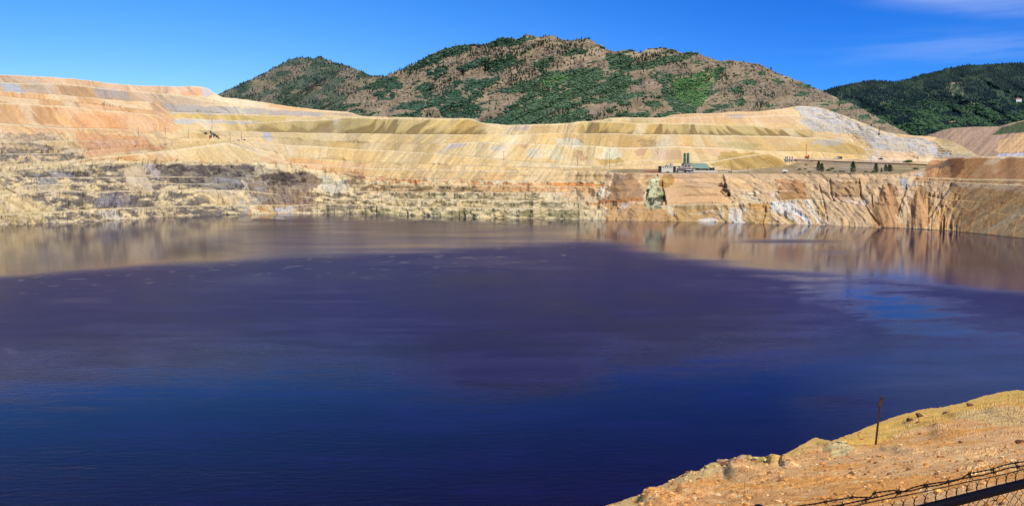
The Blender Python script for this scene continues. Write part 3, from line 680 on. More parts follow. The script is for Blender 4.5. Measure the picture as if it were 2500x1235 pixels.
# ================================================================ WATER
aw = np.linspace(-1.6, 1.6, 560); Yw = np.concatenate([np.linspace(25, 300, 150), np.linspace(303, 1700, 330)])
AW, YW = np.meshgrid(aw, Yw)
WXp = AW * YW; Tw = -HC / YW; wpy = pyT(Tw); cyw = (CY - wpy) / F; wpx = CX + F * AW * (CT + cyw * ST)
wn = fbm(wpx / 90, wpy / 16, 400, 5, .55); wn2 = fbm(wpx / 200, wpy / 40, 410, 4); wn3 = fbm(wpx / 40, wpy / 6, 416, 4)
wqx = wpx + 60 * (fbm(wpx / 80, wpy / 14, 420, 4) - .5) * 2; wqy = wpy + 13 * (fbm(wpx / 60, wpy / 12, 425, 4) - .5) * 2
calm = np.zeros(WXp.shape)
edge = line([(-400,700),(0,672),(200,655),(400,640),(640,636),(900,622),(1100,612),(1300,600),(1500,570),(2500,560)], wpx)
calm = np.maximum(calm, (1 - sstep(-7, 10, wqy - edge)) * (.86 + .25 * (wn2 - .5)))
calm = np.where((wpx > 500) & (wpx < 1420), calm * (.78 + .22 * sstep(.5, .6, wn3)) * (1 - .55 * sstep(500, 640, wpx) * (1 - sstep(1380, 1440, wpx))), calm)
# sheltered mirror strip right under the far shore
calm = np.maximum(calm, .95 * (1 - sstep(6, 15, wqy - line(shore, wpx))))
# bright mirror area on the right
mr = inpoly([(1380,540),(1560,545),(2600,560),(2700,720),(2500,712),(2380,705),(2200,690),(2000,665),(1800,650),(1660,628),(1560,605),(1440,588)], wqx, wqy).astype(float)
calm = np.maximum(calm, mr * .84)
for (a, b, ra, rb, s) in ((1890,589,190,6,1.0),(2050,617,90,6,1),(1820,637,110,5,.7),(1480,590,110,8,.8),(2370,647,70,4,.7),(2440,668,90,7,.6),(1600,600,60,4,.5)):
    calm = calm * (1 - s * .85 * (1 - sstep(.5, 1.25, np.hypot((wpx - a + 30 * (wn3 - .5)) / ra, (wqy - b) / rb))))
def blur2(a, n0, n1):
    for ax, n in ((0, n0), (1, n1)):
        k = np.exp(-.5 * (np.arange(-3 * n, 3 * n + 1) / n) ** 2); k /= k.sum()
        a = np.apply_along_axis(lambda v: np.convolve(np.pad(v, 3 * n, mode='edge'), k, 'valid'), ax, a)
    return a
calm = np.where(wpy > line(shore, wpx) + 16, blur2(calm, 3, 5), calm)
# smoother sweep that mirrors the sky and the dark hill on the right, fading outwards
for (a, b, ra, rb, s) in ((2460,900,1,1,0),(2460,814,90,12,.55),(2470,850,60,7,.45),(430,905,170,20,.22),(30,858,25,7,.35)):
    e = np.hypot((wpx - a - 1.9 * (wpy - b)) / ra, (wqy - b) / rb)
    calm = np.maximum(calm, s * (1 - sstep(.1, 1.25, e + .5 * (wn - .5) + .35 * (wn3 - .5))) * (.8 + .4 * wn3))
# the near lake lies smoother than the wind-ruffled middle
be = line([(-300,930),(0,915),(400,880),(900,895),(1200,960),(1500,880),(1900,850),(2300,830),(2700,820)], wpx)
nearq = sstep(-150, 150, wqy - be + 60 * (wn - .5))
for (a, b, ra, rb) in ((1270, 905, 230, 55), (2060, 985, 160, 24)):
    nearq = nearq * (1 - .6 * (1 - sstep(.1, 1.3, np.hypot((wqx - a) / ra, (wqy - b) / rb))))
calm = np.maximum(calm, nearq * (.60 - .26 * sstep(960, 1260, wpy)))
lane = fbm(wpx / 240 + wpy / 90, wpy / 7.0, 440, 4, .6) - .5
calm = np.clip(calm + (.34 * lane + .22 * (wn2 - .5)) * (calm < .72), 0, 1)
# tiny calm flecks along the edge of the ripples
fl = sstep(.70, .76, fbm(wpx / 26, wpy / 3.2, 430, 3)) * (1 - sstep(0, 60, np.abs(wpy - edge - 22))) * (wpx < 1400)
calm = np.maximum(calm, fl * .32)
ea = (wpx - 2190) * .93 + (wpy - 752) * .36; eb = (wpy - 752) * .93 - (wpx - 2190) * .30
e = np.hypot(ea / 330, eb / 62) + .9 * (wn - .5) + .6 * (wn3 - .5) + 1.2 * lane
calm = np.maximum(calm, .66 * (1 - sstep(.0, 1.45, e)))
tone = (wn2 * .5 + .25 + .3 * lane) + .10 * (1 - nearq) - .13 * nearq
M_w = bpy.data.materials.new('water'); M_w.use_nodes = True; t = M_w.node_tree; b = t.nodes['Principled BSDF']
ac = N(t, 'ShaderNodeAttribute'); ac.attribute_name = 'calm'; an = N(t, 'ShaderNodeAttribute'); an.attribute_name = 'tone'
b.inputs['IOR'].default_value = 1.21
g = N(t, 'ShaderNodeNewGeometry')
cr = N(t, 'ShaderNodeMixRGB'); cr.inputs[1].default_value = (.0055, .0010, .011, 1); cr.inputs[2].default_value = (.0095, .0034, .034, 1)
t.links.new(mrange(t, an.outputs['Fac'], .35, .65), cr.inputs[0])
t.links.new(cr.outputs[0], b.inputs['Base Color'])
tw_ = N(t, 'ShaderNodeMixRGB'); tw_.inputs[1].default_value = (.50, .58, 1, 1); tw_.inputs[2].default_value = (1, 1, 1, 1); t.links.new(mrange(t, ac.outputs['Fac'], .61, .80), tw_.inputs[0]); t.links.new(tw_.outputs[0], b.inputs['Specular Tint'])  # ruffled water's reflection tinted blue, standing in for the higher sky
rr = mth(t, 'MULTIPLY',  mrange(t, ac.outputs['Fac'], 0.0, 0.62, .35, .085, False), mrange(t, an.outputs['Fac'], .35, .65, .92, 1.09, False))
t.links.new(rr, b.inputs['Roughness'])
mpw = N(t, 'ShaderNodeMapping'); mpw.inputs['Scale'].default_value = (.22, .55, 1); mpw.inputs['Rotation'].default_value = (0, 0, R(-20))
nw = N(t, 'ShaderNodeTexNoise'); nw.inputs['Scale'].default_value = 1.0; nw.inputs['Detail'].default_value = 6; nw.inputs['Roughness'].default_value = .6
t.links.new(g.outputs['Position'], mpw.inputs[0]); t.links.new(mpw.outputs[0], nw.inputs['Vector'])
bw_ = N(t, 'ShaderNodeBump'); bw_.inputs['Distance'].default_value = .35
t.links.new(mrange(t, ac.outputs['Fac'], 0.25, .72, .34, .035, False), bw_.inputs['Strength'])
t.links.new(nw.outputs[0], bw_.inputs['Height']); t.links.new(bw_.outputs[0], b.inputs['Normal'])
tag(grid('water', np.stack([WXp, YW, WXp * 0], -1), M_w, None, True, {'calm': calm, 'tone': tone}), 'dark blue and purple pit lake', None, None, 'structure')

# ================================================================ FOREGROUND SLOPE
EDGE = [(1100,1400),(1300,1310),(1470,1236),(1560,1208),(1640,1172),(1680,1151),(1715,1148),(1740,1132),(1800,1116),(1830,1113),(1870,1119),(1895,1118),(1940,1095),(1975,1075),(1990,1067),(2010,1072),(2030,1075),(2080,1058),(2140,1032),(2200,1012),(2260,997),(2300,993),(2350,983),(2400,966),(2450,956),(2480,951),(2500,953),(2560,935),(2700,905),(3000,850),(3400,800)]
fx = np.arange(1060, 3300, 2.2); nf = 420
ye = line(EDGE, fx) + 2.2 * (fbm(fx / 7, fx * 0, 500, 4, .6) - .5) * 2
tt = np.linspace(0, 1, nf)[:, None] ** 1.0
ybot = np.full(fx.shape, 1640.0)
FPY = ye[None] + (np.maximum(ybot, ye + 60) - ye)[None] * tt ** 1.25
FPX = np.broadcast_to(fx, FPY.shape).copy()
def plane_Y(x, y):
    inv = .02 + 2.5e-5 * (x - 2140) + 1.6e-4 * (y - 1080)
    return 1 / np.maximum(inv, .0045)
FY = plane_Y(FPX, FPY)
X0, Y0_, Z0 = at(FPX, FPY, FY)
# height relief, metres
def fg_h(X, Yy, x, y, d_edge):
    h = .9 * (fbm(X / 9, Yy / 9, 510, 3) - .5) + .30 * (ridged(X / 3.6, Yy / 3.6, 515, 3, .45) - .5) + .16 * (fbm(X / .8, Yy / .8, 520, 4, .6) - .5) * np.clip(32 / Yy, 0, 1) ** 1.5
    clod = sstep(.56, .72, fbm(X / 3.0, Yy / 3.0, 525, 3)) * (ridged(X / .55, Yy / .55, 530, 3, .6) - .4) * .22 * np.clip(32 / Yy, 0, 1) ** 1.5
    return h + clod
ds = FPY - ye[None]
H = fg_h(X0, Y0_, FPX, FPY, ds) * .8 * sstep(0, 26, ds) * np.clip(FY / 40, .25, 1.6)
# humps with steep shaded left sides
HUMP = [(1884,1128,16,13,.75),(1916,1136,14,10,.55),(1795,1163,34,15,.75),(1665,1204,30,11,.55),(1585,1222,38,16,.85),(2165,1092,22,9,.25),(2200,1100,26,8,.3),(2300,1060,40,14,.5),(1960,1110,40,12,.4),(2030,1092,28,12,.5),(2075,1100,30,10,.35),(1700,1160,50,10,.35),(2380,1140,60,12,.2),(2440,1010,50,16,.7),(2330,1015,40,12,.6),(2230,1035,40,14,.5)]
bump_mask = np.zeros(FPX.shape)
for (a, b_, ra, rb, hh) in HUMP:
    hx = FPX + 14 * (fbm(X0 / 1.6, Y0_ / 2.5, 575, 3) - .5)
    e = np.hypot((hx - a) / ra * np.where(hx < a, 1.1, .36), (FPY - b_) / (rb * 1.25))
    g_ = 1 - sstep(.15, 1.0, e); H = H + (.55 if hh > .5 and a < 1950 else .24) * hh * g_ * sstep(0, 10, ds); bump_mask = np.maximum(bump_mask, 1 - sstep(.4, 1.1, e))
H = H + bump_mask * .20 * np.clip(32 / FY, 0, 1) ** 1.5 * (ridged(X0 / .6, Y0_ / .6, 540, 3, .6) - .5) * sstep(0, 10, ds)
ZF = Z0 + H
fb = np.zeros(FPX.shape + (3,)) + alb((214, 168, 122))
fb = mixc(fb, alb((224, 186, 144)), sstep(.45, .6, fbm(X0 / 6, Y0_ / 10, 545, 4)))
fb = mixc(fb, alb((222, 166, 96)), sstep(.52, .62, fbm(X0 / 4, Y0_ / 5, 550, 4)) * .8)
wfx = FPX + 12 * (fbm(FPX / 20, FPY / 10, 555, 4) - .5) * 2; wfy = FPY + 6 * (fbm(FPX / 16, FPY / 8, 560, 4) - .5) * 2
dse = wfy - line(EDGE, FPX)
fb = mixc(fb, alb((222, 190, 122)), (1 - sstep(14, 34, dse)) * sstep(1400, 1500, FPX))
fb = mixc(fb, alb((226, 192, 108)), inpoly([(2030,1075),(2200,1010),(2480,950),(2600,930),(2600,985),(2420,1000),(2300,1040),(2160,1075),(2080,1090)], wfx, wfy) * .8)
fb = mixc(fb, alb((216, 206, 168)), inpoly([(2015,1088),(2050,1082),(2095,1092),(2060,1112),(2035,1112)], wfx, wfy) * .95)
fb = mixc(fb, alb((212, 196, 150)), inpoly([(2330,1010),(2480,1005),(2600,1010),(2600,1045),(2440,1042),(2340,1030)], wfx, wfy) * .7)
fb = mixc(fb, alb((208, 196, 160)), inpoly([(1470,1240),(1640,1172),(1740,1160),(1870,1130),(1880,1124),(1860,1142),(1760,1165),(1640,1195),(1540,1240)], wfx, wfy) * .6)
fb = mixc(fb, alb((214, 196, 146)), inpoly([(1800,1112),(1870,1112),(1890,1122),(1840,1132),(1800,1128)], wfx, wfy) * .8)
fb = mixc(fb, alb((160, 122, 88)), bump_mask * .12 * sstep(.42, .6, fbm(FPX / 9, FPY / 6, 563, 4)))
fb = mixc(fb, alb((166, 118, 76)), sstep(.70, .75, fbm(X0 / .5, Y0_ / .9, 565, 3)) * .55)
fb = mixc(fb, alb((238, 216, 178)), sstep(.68, .74, fbm(X0 / .4, Y0_ / .7, 570, 3)) * .7)
fb = np.clip(fb * np.array([1.66, 1.40, .93]), 0, .78)
# beyond the crest the slope drops steeply to the water
ext = []; exc = []
for s in (.6, 2, 6, 15, 35, 70, 110, 150):
    ye_, ze_ = Y0_[0] + s, ZF[0] - .80 * s - .0 * s
    ext.append(np.stack([X0[0] * ye_ / Y0_[0] * .5 + X0[0] * .5 - s * .25, ye_, ze_], -1)); exc.append(fb[0])
PF = np.concatenate([np.array(ext[::-1]), np.stack([X0, Y0_, ZF], -1)]); CF = np.concatenate([np.array(exc[::-1]), fb])
# behind and below the camera: a level shelf
last = PF[-1]
sh = []
for yy in (6.0, 3.0, 0.5, -6.0, -30.0):
    sh.append(np.stack([np.linspace(-14, 22, len(fx)) if yy < 4 else last[:, 0] * .5 + .5 * np.linspace(-14, 22, len(fx)), np.full(len(fx), yy), np.full(len(fx), {6.0: 70.9, 3.0: 71.6, .5: 72.2, -6.0: 72.6, -30.0: 73.0}[yy])], -1))
PF = np.concatenate([PF, np.array(sh)]); CF = np.concatenate([CF, np.repeat(CF[-1:], 5, 0)])
M_fg = mat_vcol('slope_dirt', fine=2.2, amp=.22, bump=.8, bscale=5, bdist=.09)
tag(grid('slope', PF, M_fg, CF, smooth=False), 'pebbly tan and yellow dirt slope in the foreground', None, None, 'structure')
FG = np.stack([X0, Y0_, ZF], -1)
def fg_at(qx, qy):
    c = int(np.clip(round((qx - fx[0]) / 2.2), 0, len(fx) - 1)); r = int(np.argmin(np.abs(FPY[:, c] - qy)))
    return Vector(FG[r, c])

# ================================================================ MESH KIT
def bm_obj(name, bm, mat, parent=None, smooth=False):
    me = bpy.data.meshes.new(name); bmesh.ops.recalc_face_normals(bm, faces=bm.faces); bm.to_mesh(me); bm.free()
    for m in (mat if isinstance(mat, (list, tuple)) else [mat]): me.materials.append(m)
    if smooth: me.polygons.foreach_set('use_smooth', [True] * len(me.polygons))
    o = bpy.data.objects.new(name, me); COL.objects.link(o)
    if parent is not None: o.parent = parent
    return o
def box(bm, x0, x1, y0, y1, z0, z1, bev=0):
    r = bmesh.ops.create_cube(bm, size=1)
    for v in r['verts']:
        v.co = Vector(((x0 + x1) / 2 + v.co.x * (x1 - x0), (y0 + y1) / 2 + v.co.y * (y1 - y0), (z0 + z1) / 2 + v.co.z * (z1 - z0)))
    if bev:
        es = list({e for v in r['verts'] for e in v.link_edges}); bmesh.ops.bevel(bm, geom=es, offset=bev, segments=1, affect='EDGES')
def prism(bm, pts, y0, y1):
    a = [bm.verts.new((p[0], y0, p[1])) for p in pts]; b = [bm.verts.new((p[0], y1, p[1])) for p in pts]
    bm.faces.new(a); bm.faces.new(b[::-1]); n = len(pts)
    for i in range(n): bm.faces.new((a[i], b[i], b[(i + 1) % n], a[(i + 1) % n]))
def cyl(bm, x, y, z0, z1, r0, r1=None, n=14, cap=True):
    r1 = r0 if r1 is None else r1
    m = Matrix.Translation((x, y, (z0 + z1) / 2)); bmesh.ops.create_cone(bm, cap_ends=cap, segments=n, radius1=r0, radius2=r1, depth=z1 - z0, matrix=m)
def tube(bm, pts, r, n=6):
    pts = [Vector(p) for p in pts]; rings = []
    for i, p in enumerate(pts):
        d = (pts[min(i + 1, len(pts) - 1)] - pts[max(i - 1, 0)]).normalized()
        up = Vector((0, 0, 1)) if abs(d.z) < .9 else Vector((1, 0, 0))
        a = d.cross(up).normalized(); b = d.cross(a).normalized(); rr_ = r[i] if isinstance(r, (list, tuple)) else r
        rings.append([bm.verts.new(p + (a * math.cos(2 * math.pi * k / n) + b * math.sin(2 * math.pi * k / n)) * rr_) for k in range(n)])
    for q, w in zip(rings[:-1], rings[1:]):
        for k in range(n): bm.faces.new((q[k], q[(k + 1) % n], w[(k + 1) % n], w[k]))
    bm.faces.new(rings[0]); bm.faces.new(rings[-1][::-1])
def thing(name, loc, label, cat, group=None, rz=0):
    o = bpy.data.objects.new(name, None); COL.objects.link(o); o.location = loc; o.rotation_euler = (0, 0, rz)
    o.empty_display_size = 1
    return tag(o, label, cat, group)
def copy_tree(o, parent=None):
    c = o.copy(); COL.objects.link(c)
    if parent is not None: c.parent = parent
    for ch in [k for k in bpy.data.objects if k.parent == o]: copy_tree(ch, c)
    return c

# ---------------------------------------------------------------- fence
M_steel = mat_flat('shade_black_pipe', (.0025, .0025, .005), .5, 0, .2, 20, .08)  # viewing stand's shade put into the pipe's near-black colour
M_wire = mat_flat('dark_wire', (.012, .007, .005), .7, 0, .3, 40, .1)
Yr = 5.3
Pa = Vector([float(v) for v in at(np.float64(2500.), np.float64(1179.5), Yr)])
tA, tB = Tpy(1179.5), Tpy(1230.5); Pb = Vector([float(v) for v in at(np.float64(2300.), np.float64(1230.5), Yr * tA / tB)])
fd = (Pa - Pb); fd.z = 0; fd.normalize(); fn = Vector((-fd.y, fd.x, 0))
def fpt(qx, qy, off=0.0):
    x1, y1, z1 = at(np.float64(qx), np.float64(qy), 1.0); d = Vector((x1, y1, z1 - HC))
    k = (Pa + fn * off).dot(fn) / d.dot(fn); return Vector((0, 0, HC)) + d * k
def S(p): return (p - Pa).dot(fd)
fence = thing('chain_link_fence', Pa + fd * 1.0 - Vector((0, 0, 1.35)), 'shade-dark chain link fence with pipe rail and barbed wire at the viewpoint', 'fence')
def fobj(name, bm, m, parent=fence):
    for v in bm.verts: v.co -= fence.location
    return bm_obj(name, bm, m, parent, True)
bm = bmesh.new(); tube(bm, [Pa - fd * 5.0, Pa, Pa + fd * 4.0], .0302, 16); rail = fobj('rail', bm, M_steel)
STR = [[(1950,1234),(1990,1229),(2015,1224),(2080,1213),(2125,1213),(2135,1202),(2180,1196),(2205,1199),(2230,1189),(2258,1182),(2315,1174),(2345,1168),(2367,1155),(2421,1145),(2450,1135),(2482,1128),(2500,1126)],
       [(1990,1240),(2051,1232),(2113,1219),(2150,1211),(2192,1201),(2225,1197),(2258,1188),(2290,1184),(2315,1177),(2345,1168.5),(2368,1164),(2400,1159),(2427,1152),(2465,1141),(2500,1136)]]
strand = []
for k, sp in enumerate(STR):
    bm = bmesh.new(); pts = [fpt(sp[0][0] - 200, sp[0][1] + 42, .012 * k)] + [fpt(a, b_, .012 * k - .01) for a, b_ in sp] + [fpt(2500 + 160, sp[-1][1] - 36, 0), fpt(2500 + 500, sp[-1][1] - 110, 0)]
    dense = []
    for a, b_ in zip(pts[:-1], pts[1:]):
        n = max(2, int((b_ - a).length / .006))
        for i in range(n): dense.append(a.lerp(b_, i / n))
    dense.append(pts[-1])
    for ph in (0, math.pi):   # two twisted wires
        q = [p + fn * .0022 * math.cos(i * .5 + ph) + Vector((0, 0, .0022 * math.sin(i * .5 + ph))) for i, p in enumerate(dense)]
        tube(bm, q, .0030, 5)
    strand.append(fobj('barbed_wire', bm, M_wire))
BARB = [[(2015,1224),(2080,1213),(2135,1203),(2192,1199),(2258,1182),(2315,1174),(2367,1155),(2421,1145),(2480,1129)], [(2055,1232),(2113,1219),(2195,1203),(2262,1187),(2370,1163),(2427,1152),(2485,1140)]]
for k, bl in enumerate(BARB):
    for (a, b_) in bl:
        bm = bmesh.new(); c0 = fpt(a, b_, .012 * k - .01)
        tube(bm, [c0 - fd * .012, c0 + fd * .012], .0062, 7)
        for i in range(4):
            an_ = random.uniform(.6, 1.25) * (1 if i % 2 else -1) + (math.pi if i > 1 else 0)
            dv = fd * math.cos(an_) * .7 + Vector((0, 0, math.sin(an_))) + fn * random.uniform(-.5, .5)
            tube(bm, [c0, c0 + dv.normalized() * random.uniform(.022, .036)], [.0032, .0012], 4)
        o = fobj('barb', bm, M_wire, strand[k])
zr = Pa.z
bm = bmesh.new()
s0, sp_ = S(fpt(2225, 1190)) - .02, .0
k1 = fpt(2225 + 27, 1190 - 6.6); sp_ = (k1 - fpt(2225, 1190)).dot(fd)
base0 = Vector((Pa.x, Pa.y, 0))
def LP(s, z, o=0.0): return Vector((Pa.x, Pa.y, 0)) + fd * s + fn * (.034 + o) + Vector((0, 0, z))
ztop = zr + .0302 + .034
for i in range(-46, 40):
    s = s0 + i * sp_
    # twisted pair rising over the rail, forked at the top
    tw = [LP(s + .0022 * math.cos(j * 1.6), zr - .01 + j * (ztop - zr + .01 - .012) / 8, .0022 * math.sin(j * 1.6)) for j in range(9)]
    tube(bm, tw, .0038, 5)
    e = tw[-1]
    for sg in (-1, 1): tube(bm, [e, e + fd * sg * .012 + Vector((0, 0, .010)), e + fd * sg * .021 + Vector((0, 0, random.uniform(.012, .022)))], .0026, 4)
    # zigzag below
    for sg in (-1, 1):
        q = []; n = 34
        for j in range(n): q.append(LP(s + (sp_ / 2 if j % 2 else 0) * sg, zr - .012 - j * .0355, .003 * sg * (1 if j % 2 else -1)))
        tube(bm, q, .0026, 4)
for i in range(-46, 39):
    pass
fobj('wire_mesh', bm, M_wire)
bm = bmesh.new()     # straight tension wire threading the mesh top
T3 = [(2060,1240),(2086,1234),(2148,1220),(2203,1210),(2258,1199),(2310,1187),(2364,1175),(2410,1166),(2456,1156),(2500,1145),(2600,1121),(2900,1045)]
tube(bm, [fpt(a, b_, .03) for a, b_ in T3], .0032, 6)
fobj('tension_wire', bm, M_wire)
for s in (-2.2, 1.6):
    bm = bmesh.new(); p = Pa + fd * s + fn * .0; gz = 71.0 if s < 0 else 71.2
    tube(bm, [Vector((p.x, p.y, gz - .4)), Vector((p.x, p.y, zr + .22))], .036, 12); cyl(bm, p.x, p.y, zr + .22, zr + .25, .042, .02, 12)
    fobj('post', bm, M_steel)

# ---------------------------------------------------------------- leaning steel post on the slope
M_rust = mat_flat('rusty_steel', (.050, .022, .014), .8, .3, .35, 6)
pb = fg_at(2137, 1081); tp = Vector([float(v) for v in at(np.float64(2151.), np.float64(969.), pb.y + .1)])
post = thing('sign_post', pb, 'rusty leaning steel post standing alone on the dirt slope', 'post')
hv = tp - pb; Lp = hv.length; dh = hv.normalized()
bm = bmesh.new(); sd_ = Vector((1, 0, 0)); wd = .085; nrm = dh.cross(sd_).normalized()
def obar(bm, p0, p1, a, b_, ha, hb):
    vs_ = [bm.verts.new(p + a * sa * ha + b_ * sb * hb) for p in (p0, p1) for sa, sb in ((-1, -1), (1, -1), (1, 1), (-1, 1))]
    for f in ((0, 1, 2, 3), (7, 6, 5, 4), (0, 4, 5, 1), (1, 5, 6, 2), (2, 6, 7, 3), (3, 7, 4, 0)): bm.faces.new([vs_[i] for i in f])
obar(bm, -dh * .4, dh * Lp * .93, sd_, nrm, .055, .016); obar(bm, -dh * .4, dh * Lp * .93, sd_, nrm, .014, .055)
bm_obj('pole', bm, M_rust, post)
bm = bmesh.new(); k2 = (dh + Vector((.16, 0, 0))).normalized(); obar(bm, dh * Lp * .80 - k2 * .05, dh * Lp * .80 + k2 * Lp * .205, sd_, nrm, .075, .03); bm_obj('bracket', bm, M_rust, post)
bm = bmesh.new(); obar(bm, dh * Lp * .80 + Vector((-.09, -.03, 0)), dh * Lp * .93 + Vector((-.05, -.03, 0)), sd_, nrm, .06, .02); bm_obj('plate', bm, M_rust, post)
bm = bmesh.new(); obar(bm, dh * Lp * .995 + Vector((-.12, 0, .02)), dh * Lp * .995 + Vector((.17, 0, .0)), nrm, dh, .05, .025); bm_obj('cap', bm, M_rust, post)

# ---------------------------------------------------------------- rocks
def rock_verts(seed, sub=2, rough_=.35):
    bm = bmesh.new(); bmesh.ops.create_icosphere(bm, subdivisions=sub, radius=1); r_ = random.Random(seed)
    planes = [Vector((r_.gauss(0, 1), r_.gauss(0, 1), r_.gauss(0, 1))).normalized() for _ in range(9)]; off = [r_.uniform(.55, .9) for _ in planes]
    for v in bm.verts:
        for n, d in zip(planes, off):
            k = v.co.dot(n)
            if k > d: v.co -= n * (k - d)
        v.co *= 1 + r_.uniform(-.06, .06)
        v.co.z *= .75
    V = np.array([v.co[:] for v in bm.verts]); Fc = np.array([[v.index for v in f.verts] for f in bm.faces]); bm.free(); return V, Fc
ROCKS = [rock_verts(i, 1) for i in range(6)]; BIGR = [rock_verts(50 + i, 2) for i in range(5)]
def scatter(name, protos, pos, scl, mat, cols, flat=None, tilt=.4, label=None, kind='stuff', lean=None):
    pos = np.asarray(pos); n = len(pos); Vs, Fs, Cs = [], [], []; off = 0
    scl = np.asarray(scl); which = rng.integers(0, len(protos), n)
    for k, (V, Fc) in enumerate(protos):
        idx = np.where(which == k)[0]
        if not len(idx): continue
        a = rng.random(len(idx)) * 6.283; ca, sa = np.cos(a), np.sin(a)
        s = scl[idx] if scl.ndim == 2 else np.stack([scl[idx]] * 3, 1)
        v = V[None] * s[:, None, :]
        vx_ = v[..., 0] * ca[:, None] - v[..., 1] * sa[:, None]; vy_ = v[..., 0] * sa[:, None] + v[..., 1] * ca[:, None]
        v = np.stack([vx_, vy_, v[..., 2]], -1) + pos[idx][:, None, :]
        Vs.append(v.reshape(-1, 3)); Fs.append((Fc[None] + (np.arange(len(idx)) * len(V))[:, None, None] + off).reshape(-1, 3)); off += v.shape[0] * v.shape[1]
        c = np.asarray(cols)[idx]; Cs.append(np.repeat(c, len(V), 0))
    o = raw_mesh(name, np.concatenate(Vs), np.concatenate(Fs), mat, np.concatenate(Cs), False)
    return tag(o, label, None, None, kind)
M_stone = mat_vcol('stone', fine=3, amp=.2, bump=.4, bscale=8, bdist=.05)
pos, scl, cc = [], [], []
tries = 0
while len(pos) < 12000:
    qx = random.uniform(1440, 2620); e_ = line(EDGE, qx); qy = random.uniform(e_ + 1.5, 1290)
    dens = .22 + .78 * float(sstep(.50, .62, fbm(np.float64(qx / 46), np.float64(qy / 15), 600, 3)))
    dens = max(dens, float(ell_mask([(1740,1142,30,12),(1800,1128,60,12),(1900,1140,50,14),(2300,1130,200,18),(1640,1205,50,14),(1590,1225,50,16),(1800,1165,50,16),(2200,1010,60,20),(2330,1000,70,14)], np.float64(qx), np.float64(qy))))
    if random.random() > dens: continue
    p = fg_at(qx, qy); s = random.paretovariate(2.3) * .017 * (p.y / 40) ** .35; s = min(s, .15)
    pos.append(p + Vector((random.uniform(-.05, .05), random.uniform(-.05, .05), s * .1))); scl.append((s, s * random.uniform(.7, 1.2), s * random.uniform(.6, 1)))
    c = random.choice([(208,164,112), (222,182,136), (188,132,84), (226,190,120), (150,116,88), (234,216,186), (204,150,90), (128,96,72)]); cc.append(np.clip(alb(c) * np.array([1.45, 1.2, .8]) * random.uniform(.75, 1.1), 0, .8))
scatter('gravel', ROCKS, [list(p) for p in pos], scl, M_stone, cc, label='loose stones strewn over the dirt slope')
BOULD = [(1764,1131,.42,(166,140,122)),(1781,1136,.50,(150,112,98)),(1762,1142,.46,(146,104,88)),(1783,1142,.42,(96,86,84)),(1772,1151,.42,(150,112,96)),(1797,1134,.36,(150,120,104)),(1800,1140,.36,(186,128,110)),
         (1808,1122,.44,(190,160,140)),(1812,1131,.40,(206,152,136)),(1753,1138,.34,(190,176,136)),(1742,1149,.40,(196,178,128)),(1728,1146,.36,(186,176,120)),(1731,1153,.30,(176,166,116)),(1844,1127,.30,(124,96,84)),
         (2078,1160,.22,(120,92,70)),(2345,1082,.20,(112,84,62)),(2490,1080,.30,(128,92,70)),(2246,1020,.30,(104,76,60)),(2222,1030,.32,(110,82,66)),(2310,1012,.26,(130,96,76)),(2370,990,.30,(118,88,66))]
BN = ['topmost grey boulder of the dark pile at the crest', 'mauve boulder in the middle of the dark pile at the crest', 'broad brown boulder at the left of the dark pile', 'darkest charcoal boulder in the pile at the crest', 'brown boulder at the foot of the dark pile', 'brown boulder right of the mauve one in the pile', 'small pinkish boulder in the pile beside the yellow rubble',
      'pale tan slab where the yellow rubble meets the pile', 'pink boulder below the pale slab at the crest', 'pale yellow boulder on the left edge of the dark pile', 'yellow boulder among the greenish rubble left of the pile', 'greenish yellow boulder farthest left at the crest', 'small olive boulder below the greenish rubble', 'small dark boulder at the right end of the yellow rubble',
      'small flat brown stone lying alone on the open dirt', 'dark brown block on the slope below the pale bank', 'dark flat boulder at the right edge of the picture', 'dark boulder on the yellow bank right of the steel post', 'brown boulder nearest the steel post on the yellow bank', 'brown boulder below the ridge top right of the post', 'small dark boulder near the top of the yellow ridge']
for (a, b_, s, c), lb in zip(BOULD, BN):
    p = fg_at(a, b_); V, Fc = random.choice(BIGR); V = V * np.array([s, s * .85, s * .8]) * .85 * (p.y / 45)
    o = raw_mesh('boulder', V, Fc, M_stone, np.repeat((alb(c) * np.array([1.2, 1.05, .8]))[None], len(V), 0)); o.location = p + Vector((0, 0, s * .22)); o.rotation_euler = (random.uniform(-.4, .4), random.uniform(-.4, .4), random.uniform(0, 6))
    tag(o, lb, 'boulder', 'boulders on the near slope')
# broken rubble at the crest
pos, scl, cc = [], [], []
for _ in range(420):
    el = random.choice([(1738,1148,18,7),(1745,1140,14,7),(1820,1120,22,6),(1850,1122,26,6),(1800,1128,22,7)])
    a = random.gauss(el[0], el[2] * .6); b_ = max(random.gauss(el[1], el[3] * .5), line(EDGE, a) + .5); p = fg_at(a, b_); s = random.uniform(.06, .17)
    pos.append(list(p + Vector((0, 0, s * .3)))); scl.append((s, s, s * .8)); cc.append(np.array([1.2, 1.1, .8]) * alb(random.choice([(214,200,130), (190,176,110), (222,206,150), (160,150,100), (150,118,90)])))
scatter('rubble', ROCKS, pos, scl, M_stone, cc, label='yellow green broken rubble at the crest of the slope')

